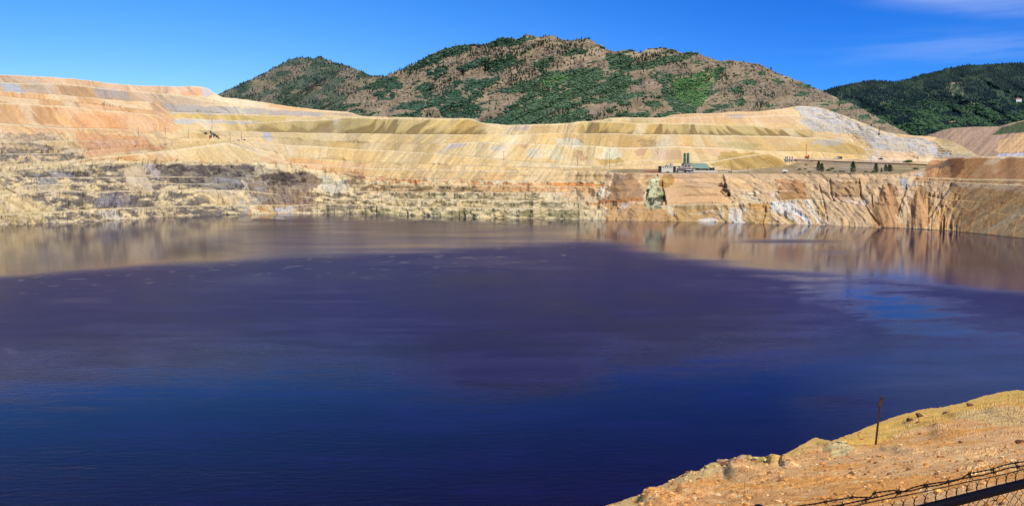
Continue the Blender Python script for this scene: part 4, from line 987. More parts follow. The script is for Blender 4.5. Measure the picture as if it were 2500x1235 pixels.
# ================================================================ VEGETATION
def conifer_proto(seed, tiers=5, seg=7, w=.28, trunk=True):
    r_ = random.Random(seed); V, Fc = [], []
    for t_ in range(tiers):
        z0 = .08 + .86 * t_ / tiers; z1 = min(1.0, z0 + 1.55 / tiers * .9 + .06); rad = w * (1 - (t_ / tiers) ** 1.1) + .03
        b0 = len(V)
        for k in range(seg):
            a = 6.283 * k / seg + r_.random() * .5; rr_ = rad * r_.uniform(.6, 1.2); V.append((rr_ * math.cos(a), rr_ * math.sin(a), z0 + r_.uniform(-.04, .04)))
        V.append((r_.uniform(-.02, .02), r_.uniform(-.02, .02), z1)); V.append((0, 0, z0 + .05))
        for k in range(seg): Fc.append((b0 + k, b0 + (k + 1) % seg, b0 + seg)); Fc.append((b0 + (k + 1) % seg, b0 + k, b0 + seg + 1))
    return np.array(V), np.array(Fc)
CON = [conifer_proto(i, 4, 6, random.uniform(.2, .3)) for i in range(5)]
CONF = [conifer_proto(20 + i, 2, 5, .3) for i in range(4)]
def ico_shrub(seed):
    bm = bmesh.new(); bmesh.ops.create_icosphere(bm, subdivisions=1, radius=1); r_ = random.Random(seed)
    for v in bm.verts: v.co *= r_.uniform(.6, 1.25); v.co.z = v.co.z * .6 + .35
    V = np.array([v.co[:] for v in bm.verts]); Fc = np.array([[v.index for v in f.verts] for f in bm.faces]); bm.free(); return V, Fc
SHR = [ico_shrub(i) for i in range(4)]
M_leaf = mat_vcol('foliage', fine=.25, amp=.3, rough=.9, spec=.1)
def pick(P, PX, PY, n, densf):
    """n random surface points of a mountain, weighted by density and kept where the picture sees them"""
    r, c, _ = P.shape
    ok = (PY < 330)
    d = densf(PX, PY) * ok
    # visible area weight: rows are spaced evenly in the picture, but columns shrink at low crests
    hgt = np.abs(PY[:1] - PY[-1:]) + 0 * PY
    wgt = (d * hgt).ravel(); wgt = wgt / wgt.sum()
    idx = rng.choice(r * c, n, p=wgt); R_, C_ = idx // c, idx % c
    R2 = np.clip(R_ + rng.integers(-1, 2, n), 0, r - 1); f = rng.random(n)[:, None]
    p = P[R_, C_] * (1 - f) + P[R2, np.clip(C_ + 1, 0, c - 1)] * f
    return p, PX[R_, C_], PY[R_, C_]
CLUST = [(1070,225,34,24),(915,228,14,8),(1290,195,60,34),(1000,165,60,22),(1230,120,60,24),(1810,234,20,8),(1878,232,20,9),(1860,256,20,7),(1560,150,30,16),(1130,270,50,14),(1100,205,30,14),(1340,215,30,14),(1600,140,40,10),(1660,160,20,10),(1440,205,14,10),(1400,290,22,8),(1240,170,60,26),(1160,130,70,12),(1500,210,14,14),(1380,120,50,14),(1760,190,20,20)]
def dens_con(x, y):
    X, Yq = warp2(x, y)
    d = .05 + .9 * ell_mask(CLUST, X, Yq) + .35 * sstep(.55, .66, fbm((x + 2.2 * y) / 40, y / 20, 620, 3)) * (x < 1500)
    ys = line(SK_MAIN, x)
    d = d + .35 * (1 - sstep(2, 12, y - ys)) * (x < 1300)
    d = d + .3 * (1 - sstep(0, 8, np.abs(segdist([(1330,298),(1400,262),(1480,236),(1520,225)], x, y))))
    return d * (y < line([(0,300),(1200,302),(2200,310)], x))
pc, cx_, cy_ = pick(PM, MX, MY, 3100, dens_con)
order = np.argsort(pc[:, 1]); big = order[:300]; rest = order[300:]
con_c = np.array([alb((44, 62, 48)), alb((54, 74, 50)), alb((36, 52, 44))])
M_con = mat_vcol('conifer_green', fine=.3, amp=.25, rough=.9, spec=.1)
hts = rng.uniform(5, 13, len(rest)) * (1 + (pc[rest, 1] - 3000) / 6000)
scatter('conifers', CON, pc[rest] - np.array([0, 0, 1.0]), np.stack([hts * 1.15, hts * 1.15, hts], 1), M_con, con_c[rng.integers(0, 3, len(rest))], label='dark conifers thinly wooding the upper mountain slopes')
protos = []
for i, (V, Fc) in enumerate(CON):
    me_o = raw_mesh('conifer', V, Fc, M_con, np.repeat(con_c[i % 3][None], len(V), 0)); protos.append(me_o)
def tree_label(x, y):
    side = 'left shoulder' if x < 1150 else 'middle slope' if x < 1600 else 'right slope'
    return f'small dark conifer on the lower {side} of the tan mountain'
for i, k in enumerate(big):
    o = protos[i % 5] if i < 5 else protos[i % 5].copy()
    if i >= 5: COL.objects.link(o)
    p = pc[k]; h = random.uniform(8, 15); o.location = (p[0], p[1], p[2] - 1.0); o.scale = (h * 1.15, h * 1.15, h); o.rotation_euler = (0, 0, random.uniform(0, 6))
    lb = tree_label(cx_[k], cy_[k]); tag(o, lb, 'tree', lb.replace('small dark conifer', 'dark conifers'))
# scrub and aspen patches
ps, sx, sy = pick(PM, MX, MY, 17000, lambda x, y: greenness(x, y) + .05)
sh_ = rng.uniform(2.5, 6.5, len(ps)); gb = poly_mask(BRIGHT, *warp2(sx, sy))[:, None]
gcol = (alb((92, 112, 72), KM) * (1 - gb * .6) + alb((112, 142, 76), KM) * gb * .6)[...] * rng.uniform(.7, 1.25, (len(ps), 1))
gcol = gcol * np.array([1.45, 1.58, 1.95])
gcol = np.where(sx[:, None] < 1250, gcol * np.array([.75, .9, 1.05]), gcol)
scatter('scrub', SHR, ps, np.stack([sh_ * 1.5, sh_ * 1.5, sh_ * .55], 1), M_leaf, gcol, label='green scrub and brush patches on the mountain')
# left mountain woods
pl_, lx_, ly_ = pick(PL, LX, LY, 2600, lambda x, y: .15 + sstep(.5, .62, fbm(x / 24, y / 12, 640, 3)) + 1.2 * (1 - sstep(1, 8, y - line(SK_LEFT, x))))
hl = rng.uniform(6, 13, len(pl_)); scatter('conifers', CON, pl_, np.stack([hl * 1.1, hl * 1.1, hl], 1), M_con, con_c[rng.integers(0, 3, len(pl_))] * np.array([.95, 1, 1.15]), label='conifers wooding the smaller left mountain')
pl2, _, _ = pick(PL, LX, LY, 5000, lambda x, y: .3 + sstep(.4, .55, fbm(x / 26, y / 12, 320, 4)))
s2 = rng.uniform(2, 5, len(pl2)); scatter('scrub', SHR, pl2, np.stack([s2 * 1.3, s2 * 1.3, s2 * .8], 1), M_leaf, alb((84, 104, 80), KM) * rng.uniform(.7, 1.3, (len(pl2), 1)), label='scrub covering the smaller left mountain')
# rock outcrops
pr, rx_, ry_ = pick(PM, MX, MY, 5200, lambda x, y: rockiness(x, y, line(SK_MAIN, x)) * (1 - greenness(x, y)) + .5 * (1 - sstep(0, 5, y - line(SK_MAIN, x))) * (x > 1190) * (x < 1860) + .01)
sr = rng.uniform(1.8, 5.5, len(pr)); scatter('outcrops', ROCKS, pr, np.stack([sr, sr, sr * rng.uniform(.8, 1.5, len(pr))], 1), M_rock, np.array([alb((158, 140, 116), KM), alb((136, 120, 102), KM), alb((180, 158, 132), KM)])[rng.integers(0, 3, len(pr))], label='granite outcrops along the mountain crest')
# far forest
def dens_far(x, y):
    low = sstep(250, 300, y)
    opn = ell_mask([(2330, 222, 26, 20), (2370, 262, 34, 12)], *warp2(x, y))
    return (.25 + sstep(.42, .55, fbm(x / 36, y / 12, 650, 4))) * (1 - .75 * low * sstep(.4, .5, fbm(x / 34, y / 12, 345, 4))) * (1 - .85 * opn) * (x > 1980)
pf, ffx, ffy = pick(PD, DX, DYY, 16000, dens_far)
hf = rng.uniform(9, 18, len(pf)); fcol = np.where((ffy[:, None] > 215) & (rng.random((len(pf), 1)) < .75), alb((30, 48, 42)), alb((52, 64, 50)))
scatter('forest', CONF, pf, np.stack([hf * 1.3, hf * 1.3, hf], 1), M_con, fcol * np.array([.8, .98, 1.5]) * rng.uniform(.9, 1.15, (len(pf), 1)), label='dense dark forest on the far right mountain')
pf2, _, _ = pick(PD, DX, DYY, 4500, lambda x, y: sstep(235, 280, y) * (x > 2100) * sstep(.4, .5, fbm(x / 34, y / 12, 345, 4)))
s3 = rng.uniform(7, 15, len(pf2)); scatter('scrub', SHR, pf2, np.stack([s3 * 1.3, s3 * 1.3, s3 * .8], 1), M_leaf, alb((74, 104, 70), KM) * rng.uniform(.7, 1.2, (len(pf2), 1)), label='bright green brush at the foot of the far mountain')

# ---- conifers and bushes on the plain: leaf-clump crowns
def crown_cone(seed, h, w):
    r_ = random.Random(seed); V, Fc = [], []
    for _ in range(620):
        t_ = r_.random() ** .8; z = .08 * h + t_ * .92 * h; rad = w * (1 - t_) ** .55 * (.55 + .45 * min(1, t_ * 6)) * r_.uniform(.35, 1.08); a = r_.uniform(0, 6.283)
        c = Vector((rad * math.cos(a), rad * math.sin(a), z)); s = r_.uniform(.35, .8) * h / 14
        o_ = Vector((math.cos(a), math.sin(a), -.35)).normalized(); b_ = Vector((-math.sin(a), math.cos(a), r_.uniform(-.4, .4)))
        k = len(V); V += [tuple(c + o_ * s * 1.2), tuple(c - o_ * s * .5 + b_ * s * .7), tuple(c - o_ * s * .5 - b_ * s * .7), tuple(c + Vector((0, 0, s * .7)))]
        Fc += [(k, k + 1, k + 2), (k, k + 1, k + 3), (k, k + 3, k + 2)]
    return np.array(V), np.array(Fc)
M_bark = mat_flat('bark', (.06, .04, .03), .9)
TREES = [(1999,419,13,24,5.0,'tall slender conifer, taller of the leaning pair on the plain'), (2006,421,0,20,5.6,'shorter dark conifer, right one of the leftmost pair on the plain'), (2081,423,0,25,6.4,'large lone broad conifer on the plain'),
         (2139,421,0,20,5.4,'conifer with a low green bush at its foot on the plain'), (2152,421,0,10,2.2,'tiny slim conifer between two larger ones on the plain'),
         (2163,420,0,16,5.0,'leftmost conifer of the clump of three on the plain'), (2169,420,0,16,4.6,'middle conifer of the clump of three on the plain'), (2175,420,0,15,5.4,'rightmost broad conifer of the clump of three on the plain')]
for i, (a, b_, _, h, w, lb) in enumerate(TREES):
    p = wall_at(a, b_ + (0)); t_ = thing('conifer_tree', p, lb, 'tree', 'conifers on the plain')
    h *= .66; w *= .84; V, Fc = crown_cone(i, h, w / 1.15); col_ = np.repeat((np.array([alb((40, 62, 36)), alb((52, 78, 40)), alb((30, 48, 32))])[rng.integers(0, 3, len(V) // 4)]), 4, 0)
    raw_mesh('crown', V, Fc, M_con, col_, parent=t_)
    bm = bmesh.new(); cyl(bm, 0, 0, -1, h * .6, .35, .12, 8); bm_obj('trunk', bm, M_bark, t_)
def bush(a, b_, s, c, lb, grp='bushes on the plain'):
    p = wall_at(a, b_); r_ = random.Random(int(a)); V, Fc = [], []
    for _ in range(160):
        d = Vector((r_.gauss(0, 1), r_.gauss(0, 1), abs(r_.gauss(0, .8)))).normalized() * r_.uniform(.4, 1.05); q = Vector((d.x * s, d.y * s * .8, d.z * s * .75)); e = s * .22; k = len(V)
        V += [tuple(q + Vector([r_.uniform(-e, e) for _ in range(3)])) for _ in range(3)]; Fc.append((k, k + 1, k + 2))
    o = raw_mesh('bush', np.array(V), np.array(Fc), M_leaf, np.repeat(alb(c)[None] * rng.uniform(.7, 1.2, (len(V), 1)), 1, 0)); o.location = p; tag(o, lb, 'bush', grp)
for b_ in ((1968,404,3.2,(84,110,56),'round bush beside the pale track behind the left trees'),(1952,415,3.5,(70,96,54),'low bush left of the leftmost conifers'),(1965,414,3,(86,106,62),'smaller pale bush next to the low bush'),(2022,418,4.5,(80,108,54),'green bush right of the leftmost conifer pair'),
           (2031,414,4.5,(92,120,58),'bright bush behind the green one on the plain'),(2052,420,3,(66,86,50),'small dark bush left of the lone conifer'),(2060,420,2.6,(60,80,48),'smallest dark bush beside the lone conifer'),(1976,421,3,(76,98,54),'bush near the rim left of the conifer pair'),
           (2037,421,2.6,(90,104,64),'pale shrub at the rim below the bushes'),(2135,422,5,(78,110,54),'spreading green bush at the foot of the conifer'),(2236,414,5,(92,116,56),'solitary bush at the right end of the plain'),(2212,396,5,(74,100,52),'left bush of the pair below the pale dump'),(2220,396,7,(82,112,54),'taller bush of the pair below the pale dump'),
           (2114,421,3,(96,104,66),'dusty shrub between the lone conifer and the next one'),(1990,412,2.2,(60,78,50),'tiny dark shrub beside the track'),(1916,423,3.0,(92,110,60),'shrub beside the white trailer')):
    bush(*b_)

# ================================================================ BUILDINGS
def M(name, c, **k): return mat_flat(name, alb(c), **k)
m_cream = M('cream_wall', (226,218,192)); m_grey = M('grey_cladding', (176,166,156)); m_green = M('green_roof', (140,166,142)); m_dk = M('dark_opening', (48,42,38)); m_teal = M('green_tank', (78,122,98), rough=.5)
m_brown = M('brown_wall', (122,104,90)); m_white = M('white_paint', (240,240,236)); m_conc = M('concrete', (214,196,176)); m_pave = M('asphalt', (118,116,118)); m_rust2 = M('rust_red', (176,86,54)); m_red = M('red_paint', (206,74,40)); m_wood = M('grey_wood', (110,92,76)); m_glass = M('window_glass', (52,60,66), rough=.2)
def pos_of(a, b_): return wall_at(a, b_)
def bpart(parent, name, mat, *boxes, bev=0):
    bm = bmesh.new()
    for b_ in boxes: box(bm, *b_, bev=bev)
    return bm_obj(name, bm, mat, parent)
mpp = pos_of(1660, 421).y / F; PB = pos_of(1668, 420); print('MPP', mpp, PB)
gz = lambda a, b_: pos_of(a, b_).z
def U(v): return v * mpp
# yard sheet
yb = pos_of(1650, 423); 
bm = bmesh.new(); box(bm, U(-38), U(38), 0, 26, -1.2, .25); o = bm_obj('yard', bm, m_pave); o.location = yb + Vector((0, 2, .5)); tag(o, 'grey asphalt yard in front of the pump house', None, None, 'structure')
zy = yb.z + .75; Yf = yb.y + 30
def place(a): return (a - 1668) * mpp + PB.x
H_ = lambda ytop: HC + Tpy(ytop) * Yf       # height of a picture row at the buildings' distance
def fl(name, a, dy, label, cat): return thing(name, Vector((place(a), Yf + dy, zy)), label, cat)
# pump house with two tall tanks
t_ = fl('pump_house', 1668, 0, 'grey stepped plant building with brown base carrying two green stacks', 'building')
hz = lambda yt: H_(yt) - zy
bpart(t_, 'wall', m_brown, (U(-22), U(17), 0, 22, -2, hz(411)))
bpart(t_, 'upper_block', m_grey, (U(-6), U(11.5), 2, 20, hz(411), hz(400)), (U(-16), U(-6.004), 3, 18, hz(411), hz(405)))
bpart(t_, 'roof', m_grey, (U(-7), U(12.5), 1, 21, hz(400), hz(399)))
bpart(t_, 'canopy', m_white, (U(-2), U(12), -2.5, -.01, hz(415.5), hz(414)))
for k in range(5): bpart(t_, 'door', m_dk, (U(-19 + k * 7), U(-15 + k * 7), -.12, -.01, -1, hz(416)))
for k in (0, 1):
    bpart(t_, 'window', m_glass, (U(-4 + 8 * k), U(1 + 8 * k), 1.9, 1.99, hz(407), hz(404)))
for k, a in enumerate((1666.3, 1674.3)):
    s = thing('tank_stack', Vector((place(a), Yf + 9, H_(399.0))), ['left one of the two tall green cylindrical stacks on the plant', 'right one of the two tall green cylindrical stacks on the plant'][k], 'stack', 'tall green stacks on the plant')
    hh = H_(373.5) - H_(399)
    bm = bmesh.new(); cyl(bm, 0, 0, 0, hh * .46, U(2.9), n=20); cyl(bm, 0, 0, hh * .46, hh * .50, U(2.9), U(2.5), n=20); cyl(bm, 0, 0, hh * .50, hh * .93, U(2.5), n=20); cyl(bm, 0, 0, hh * .93, hh, U(2.5), U(1.2), n=20); bm_obj('shell', bm, m_teal, s)
    bm = bmesh.new()
    for q in (.02, .3, .46, .7, .92): cyl(bm, 0, 0, hh * q, hh * q + .35, U(3.15 if q < .47 else 2.75), n=20)
    bm_obj('ring', bm, m_teal, s)
    bm = bmesh.new(); cyl(bm, -U(1.2), 0, hh * .96, hh + U(2), U(.5), n=8); bm_obj('vent_pipe', bm, m_dk, s)
    bm = bmesh.new(); box(bm, -U(3.5), -U(2.9), -.5, .5, 0, hh * .97); bm_obj('ladder', bm, m_dk, s)
# green roofed shed
t_ = fl('shed', 1706, 6, 'long open shed under a big sage green sloping roof', 'building')
bm = bmesh.new(); a0, a1 = U(-21.5), U(22); yr0, yr1 = -1.5, 22
v = [bm.verts.new(p) for p in ((a0 + U(3), yr0, hz(411)), (a1 + U(1), yr0, hz(412.5)), (a1 - U(3), yr1, hz(399.5)), (a0, yr1, hz(399)))]; f = bm.faces.new(v)
r_ = bmesh.ops.extrude_face_region(bm, geom=[f]); [setattr(q, 'co', q.co + Vector((0, 0, .6))) for q in r_['geom'] if isinstance(q, bmesh.types.BMVert)]
bm_obj('roof', bm, m_green, t_)
bpart(t_, 'wall', m_dk, (U(-15), U(20), 6, 20, -2, hz(412)))
bpart(t_, 'end_wall', m_cream, (U(-21), U(-15.01), 0, 16, -2, hz(410.5)))
for k in range(6): bpart(t_, 'column', m_brown, (U(-13 + k * 6.4), U(-12.4 + k * 6.4), -.5, .1, -2, hz(411.5)))
bm = bmesh.new(); cyl(bm, U(-8), 3, hz(413.5), hz(410.5), U(5.5), U(3.2), 16); bm_obj('bin', bm, m_dk, t_)
t_ = fl('lean_to', 1733, 2, 'small grey lean-to at the right end of the green roofed shed', 'shed')
bpart(t_, 'roof', m_grey, (U(-8), U(5), -.5, 12, hz(410.2), hz(409))); bpart(t_, 'wall', m_glass, (U(-5), U(3.5), .5, 10, -2, hz(410.21))); bpart(t_, 'leg', m_conc, (U(4), U(4.8), -.4, .2, -2, hz(410.21)))
t_ = fl('retaining_wall', 1712, -10, 'long pale concrete retaining wall in front of the shed', 'wall')
bpart(t_, 'wall', m_conc, (U(-27), U(28), 0, 1.2, -2.4, hz(416))); bpart(t_, 'coping', m_white, (U(-27), U(0), -.15, 1.35, hz(416) , hz(415.6)))
t_ = fl('office', 1621, 4, 'long low cream building with dark end bays left of the plant', 'building')
bpart(t_, 'wall', m_cream, (U(-12.5), U(15.5), 0, 10, -2, hz(406.5))); bpart(t_, 'roof', m_conc, (U(-13.2), U(22.5), -.6, 10.6, hz(406.49), hz(405.8)))
bpart(t_, 'end_bay', m_dk, (U(-18), U(-13.3), -.5, 9, -2, hz(405.5))); bpart(t_, 'door', m_dk, (U(15.6), U(21.5), .4, 9, -2, hz(406.5)))
for k in range(5): bpart(t_, 'window', m_glass, (U(-9 + 5 * k), U(-7 + 5 * k), -.08, -.01, hz(410.5), hz(408.5)))
t_ = fl('block_house', 1647, 3, 'small cream block with a dark side between office and plant', 'building')
bpart(t_, 'wall', m_cream, (U(-4), U(2), 0, 8, -2, hz(406.8))); bpart(t_, 'side_wall', m_brown, (U(2.01), U(7), .5, 8, -2, hz(406.2))); bpart(t_, 'roof', m_grey, (U(-4.5), U(2.5), -.4, 8.4, hz(406.79), hz(406)))
t_ = fl('storage_tank', 1640, 30, 'squat pale grey tank standing behind the low cream building', 'tank')
bm = bmesh.new(); cyl(bm, 0, 0, -4, hz(399.5), U(4.2), n=20); bm_obj('shell', bm, m_conc, t_); bm = bmesh.new(); cyl(bm, 0, 0, hz(399.5), hz(398.3), U(4.2), U(.6), n=20); bm_obj('roof', bm, m_conc, t_)
t_ = fl('storage_tank', 1630, 34, 'lower green grey tank behind the low cream building', 'tank')
bm = bmesh.new(); cyl(bm, 0, 0, -4, hz(403), U(4.6), n=20); bm_obj('shell', bm, m_green, t_); bm = bmesh.new(); cyl(bm, 0, 0, hz(403), hz(402), U(4.6), U(.6), n=20); bm_obj('roof', bm, m_green, t_)
t_ = fl('pipe_rack', 1592, 2, 'low rust brown pipe run left of the office', 'pipe')
bm = bmesh.new()
for k in range(3): tube(bm, [(U(-24), k * 1.4, 1.6 + .2 * k), (U(8), k * 1.4, 1.4 + .2 * k)], .8, 8)
bm_obj('pipe', bm, m_rust2, t_)
for k in range(6): bpart(t_, 'support', m_brown, (U(-22 + k * 5.6), U(-21.4 + k * 5.6), -.5, 3.6, -2.5, .75))
t_ = fl('container', 1543, 6, 'grey shipping container near the rim left of the pipe run', 'container')
bpart(t_, 'body', m_grey, (U(-6), U(6), 0, 3, -2.5, .8), bev=.05); bpart(t_, 'door', m_brown, (U(6.01), U(6.2), .2, 2.8, -1.5, .6))
# vehicles
def vehicle(a, dy, rz, paint, label, cat, kind='pickup', z=None):
    o = thing('parked_' + kind, Vector((place(a), Yf + dy, zy if z is None else z)), label, cat, None, rz)
    Lh = 2.7 if kind != 'van' else 3.2
    bm = bmesh.new()
    if kind == 'van': prism(bm, [(-Lh, .45), (Lh, .45), (Lh, 1.2), (Lh - .7, 1.5), (Lh - 1.3, 2.4), (-Lh, 2.4)], -1, 1)
    elif kind == 'car': prism(bm, [(-Lh + .3, .4), (Lh - .3, .4), (Lh - .3, .85), (Lh - 1.4, 1.0), (Lh - 2.0, 1.5), (-Lh + 1.3, 1.5), (-Lh + .5, 1.0), (-Lh + .3, .9)], -.9, .9)
    else: prism(bm, [(-Lh, .5), (Lh, .5), (Lh, 1.1), (Lh - 1.2, 1.2), (Lh - 1.8, 1.9), (Lh - 3.2, 1.9), (Lh - 3.3, 1.2), (-Lh, 1.2)], -.95, .95)
    bmesh.ops.bevel(bm, geom=bm.edges[:], offset=.08, segments=1, affect='EDGES')
    bm_obj('body', bm, paint, o)
    bm = bmesh.new(); w0 = Lh - 1.75; 
    zz = (1.55, 2.2) if kind == 'van' else (1.3, 1.8) if kind == 'pickup' else (1.05, 1.42)
    box(bm, w0 - 1.3, w0 + .05, -1.02, 1.02, *zz); bm_obj('window', bm, m_glass, o)
    for sx_ in (-Lh + .95, Lh - .95):
        for sy_ in (-.9, .9):
            bm = bmesh.new(); bmesh.ops.create_cone(bm, cap_ends=True, segments=14, radius1=.42, radius2=.42, depth=.3, matrix=Matrix.Translation((sx_, sy_, .42)) @ Matrix.Rotation(math.pi / 2, 4, 'X')); bm_obj('wheel', bm, m_dk, o)
    return o
vehicle(1655.5, -4, .3, m_white, 'white pickup truck parked against the brown plant wall', 'truck')
vehicle(1651, -8, -.5, m_white, 'white van parked askew left of the plant', 'van', 'van')
vehicle(1663.5, -22, .4, m_white, 'white car at the front edge of the yard, nearer the left', 'car', 'car')
vehicle(1671.5, -22, -.4, m_white, 'white pickup at the front edge of the yard, right of the white car', 'truck')
vehicle(1618, -16, .1, m_dk, 'dark pickup at the left end of the asphalt yard', 'truck')
p = pos_of(1782, 421); o = vehicle(1782, 0, .2, m_dk, 'small dark car alone on the rim road right of the plant', 'car', 'car'); o.location = p + Vector((0, 0, .2))
for a, b_, pt, lb, kd in ((2042, 387.5, m_white, 'white truck on top of the far embankment', 'pickup'), (2050, 387.8, m_glass, 'dark van behind the white truck on the embankment', 'van'), (2150, 390, m_dk, 'dark pickup on the embankment near the pale dump', 'pickup')):
    o = vehicle(1700, 0, 0, pt, lb, 'truck' if kd == 'pickup' else 'van', kd); o.location = pos_of(a, b_) + Vector((0, 0, .3)); o.scale = (1.7, 1.7, 1.7)
# white trailer under a tarp
p = pos_of(1916, 420.5); t_ = thing('trailer', p + Vector((0, 0, .2)), 'bright white trailer parked on the plain', 'trailer', None, .15)
bm = bmesh.new(); prism(bm, [(-4.2, .7), (4.0, .7), (4.6, 1.6), (2.6, 2.6), (-1, 3.1), (-3.6, 2.4), (-4.6, 1.5)], -1.4, 1.4); bmesh.ops.bevel(bm, geom=bm.edges[:], offset=.15, segments=1, affect='EDGES'); bm_obj('body', bm, m_white, t_)
for s_ in (-1, 1.2): bm = bmesh.new(); bmesh.ops.create_cone(bm, cap_ends=True, segments=12, radius1=.5, radius2=.5, depth=2.9, matrix=Matrix.Translation((s_, 0, .4)) @ Matrix.Rotation(math.pi / 2, 4, 'X')); bm_obj('wheel', bm, m_dk, t_)
bm = bmesh.new(); box(bm, 4, 6.4, -.1, .1, .6, .8); bm_obj('hitch', bm, m_dk, t_)
# red drill rig on the far embankment
p = pos_of(1971, 386.5); t_ = thing('drill_rig', p, 'red drill rig with a thin lattice mast on the embankment', 'drill rig')
bm = bmesh.new(); box(bm, -4, 4, -2, 2, 1.2, 4.2, .2); box(bm, 1.8, 4.2, -1.8, 1.8, 4.2, 6.2, .2); bm_obj('body', bm, m_red, t_)
bm = bmesh.new(); box(bm, -4.4, 4.4, -2.4, -1.4, 0, 1.4, .3); box(bm, -4.4, 4.4, 1.4, 2.4, 0, 1.4, .3); bm_obj('track', bm, m_dk, t_)
bm = bmesh.new()
for dx in (-.6, .6): tube(bm, [(-1.5 + dx, 0, 3), (-1.9 + dx, 0, 28)], .22, 5)
for k in range(10): tube(bm, [(-2.1 if k % 2 else -.9, 0, 3 + 2.5 * k), (-2.5 if not k % 2 else -1.2, 0, 5.5 + 2.5 * k)], .14, 4)
bm_obj('mast', bm, m_red, t_)
# four upright tanks at the end of the embankment
for k in range(4):
    p = pos_of(1918 + 5.0 * k, 396); t_ = thing('silo', p + Vector((0, 0, 0)), ['leftmost', 'second from the left', 'third from the left', 'rightmost'][k] + ' of four slim grey silos by the mound', 'silo', 'grey silos by the mound')
    bm = bmesh.new(); cyl(bm, 0, 0, -2, 10.5, 1.25, n=14); bm_obj('shell', bm, M('silo_steel', (150,150,160)) if k == 0 else bpy.data.materials['silo_steel'], t_)
    bm = bmesh.new(); cyl(bm, 0, 0, 10.5, 11.6, 1.25, .2, n=14); bm_obj('cap', bm, bpy.data.materials['silo_steel'], t_)
# dark conveyor / pipeline along the foot of the embankment
pts = [pos_of(a, b_) + Vector((0, 0, 2.2)) for a, b_ in ((1938, 393.4), (1980, 395), (2040, 397.5), (2100, 400), (2160, 402), (2220, 404), (2262, 405.5))]
t_ = thing('pipeline', pts[0], 'long dark pipeline running along the foot of the embankment', 'pipeline')
bm = bmesh.new(); tube(bm, [p - pts[0] for p in pts], 1.1, 8); bm_obj('pipe', bm, m_wood, t_)
for i, p in enumerate(pts): bpart(t_, 'support', m_wood, ((p - pts[0]).x - .5, (p - pts[0]).x + .5, (p - pts[0]).y - .6, (p - pts[0]).y + .6, (p - pts[0]).z - 4, (p - pts[0]).z - 1.0))
# power poles
def pole(a, b_, h, lb, arm=True):
    p = pos_of(a, b_); o = thing('power_pole', p, lb, 'pole', 'power poles around the pit')
    bm = bmesh.new(); cyl(bm, 0, 0, -1.5, h, .34, .24, 8); bm_obj('mast', bm, m_wood, o)
    bm = bmesh.new(); box(bm, -1.7, 1.7, -.12, .12, h - 1.2, h - .9); bm_obj('crossarm', bm, m_wood, o)
    for s_ in (-1.5, 0, 1.5):
        bm = bmesh.new(); cyl(bm, s_, 0, h - .9 if s_ else h, h - .4 if s_ else h + .4, .12, n=6); bm_obj('insulator', bm, m_white, o)
for (a, b_, h, lb) in ((517,318,20,'power pole standing above the cluster of rusty huts'),(460,337,15,'power pole left of the rusty huts'),(563,346,17,'power pole at the bend of the haul road'),(590,343,17,'power pole just right of the haul road bend'),(339,331,14,'power pole at the foot of the orange dump'),(404,331,13,'power pole at the right foot of the orange dump'),
                    (1488,413,24,'power pole on the dump edge left of the plant'),(1410,406,16,'power pole beside the pale track in mid view'),(1230,392,16,'power pole on the pale bench left of mid view'),(1983,396,16,'power pole beside the pipeline right of the drill rig'),(2125,405,17,'power pole in front of the pipeline behind the conifers'),(1785,424,12,'power pole on the rim right of the plant'),(1827,426,12,'farther power pole on the rim right of the plant'),(1605,377,12,'short pole on the dump behind the low cream building')):
    pole(a, b_, h, lb)
p = pos_of(2146, 329); t_ = thing('drill_mast', p, 'tall dark mast standing against the white rock terraces', 'mast')
bm = bmesh.new(); [tube(bm, [(dx, 0, -1), (dx * .6, 0, 17)], .35, 6) for dx in (-.9, .9)]; bm_obj('mast', bm, m_dk, t_); bm = bmesh.new(); box(bm, -2, 2, -1.5, 1.5, 0, 2.6, .2); bm_obj('base', bm, m_dk, t_)
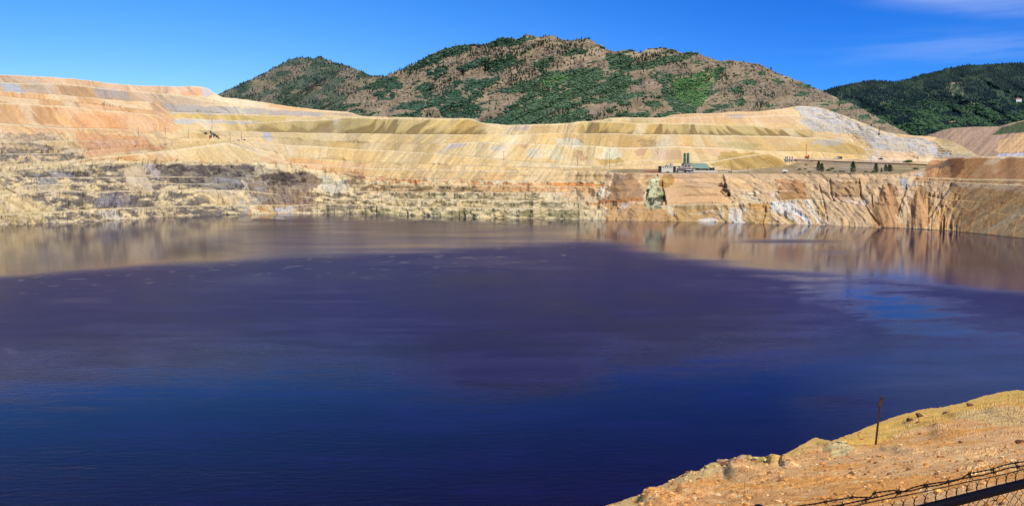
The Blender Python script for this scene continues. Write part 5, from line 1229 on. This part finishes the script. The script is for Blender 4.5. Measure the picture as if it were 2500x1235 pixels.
# rusty huts on the left bench
for i, (a, b_, w, h, mt, lb) in enumerate(((503,327.5,6.5,3.6,m_brown,'dark hut standing apart at the left of the hut cluster'),(514,323.5,4,3,m_brown,'smallest brown hut at the back of the cluster'),(518,329,9,4.2,m_green,'grey green hut in the middle of the cluster'),(524,331,6,3.2,m_brown,'brown hut right of the grey green one'),
                                         (515,335,7.5,4.4,m_rust2,'rust red hut at the front of the cluster'),(531,336,6.5,4.6,m_brown,'brown hut at the right end of the cluster'),(523,335.5,4.5,3.4,m_cream,'pale hut beside the rust red one'),(534,339,4,3,m_dk,'low dark hut nearest the haul road'),(512,339.5,3,2,m_dk,'tiny dark hut in front of the rust red one'))):
    p = pos_of(a, b_); w *= .62; h *= .6; o = thing('hut', p, lb, 'hut', 'huts on the left bench', random.uniform(-.2, .2)); d = w * .8
    bpart(o, 'wall', mt, (-w / 2, w / 2, -d / 2, d / 2, -3, h))
    bm = bmesh.new(); prism(bm, [(-w / 2 - .3, h), (w / 2 + .3, h), (0, h + 1.2)], -d / 2 - .3, d / 2 + .3); bm_obj('roof', bm, m_brown if mt is not m_brown else m_dk, o)
    bpart(o, 'door', m_dk, (-.7, .7, -d / 2 - .08, -d / 2 - .01, -1, 2.1))
for a, b_, lb in ((583,344,'small dark loader parked on the left road, nearer the hut'), (596,343,'dark dump truck parked farther along the left road')):
    o = vehicle(1700, 0, .4, m_brown, lb, 'truck'); o.location = pos_of(a, b_) + Vector((0, 0, .3)); o.scale = (1.0, 1.0, 1.0)
# white house on the far mountain
k = np.argmin(np.hypot(DX - 2482, DYY - 249)); q = Vector(PD.reshape(-1, 3)[k]); o = thing('house', q + Vector((0, -20, 4)), 'white house alone among trees on the dark mountain', 'house')
bpart(o, 'wall', m_white, (-18, 18, -10, 10, -8, 12)); bm = bmesh.new(); prism(bm, [(-20, 12), (20, 12), (0, 20)], -11, 11); bm_obj('roof', bm, m_rust2, o); bpart(o, 'window', m_glass, (-12, -6, -10.2, -10.01, 3, 8), (4, 10, -10.2, -10.01, 3, 8))
print('OBJECTS', len(bpy.data.objects))
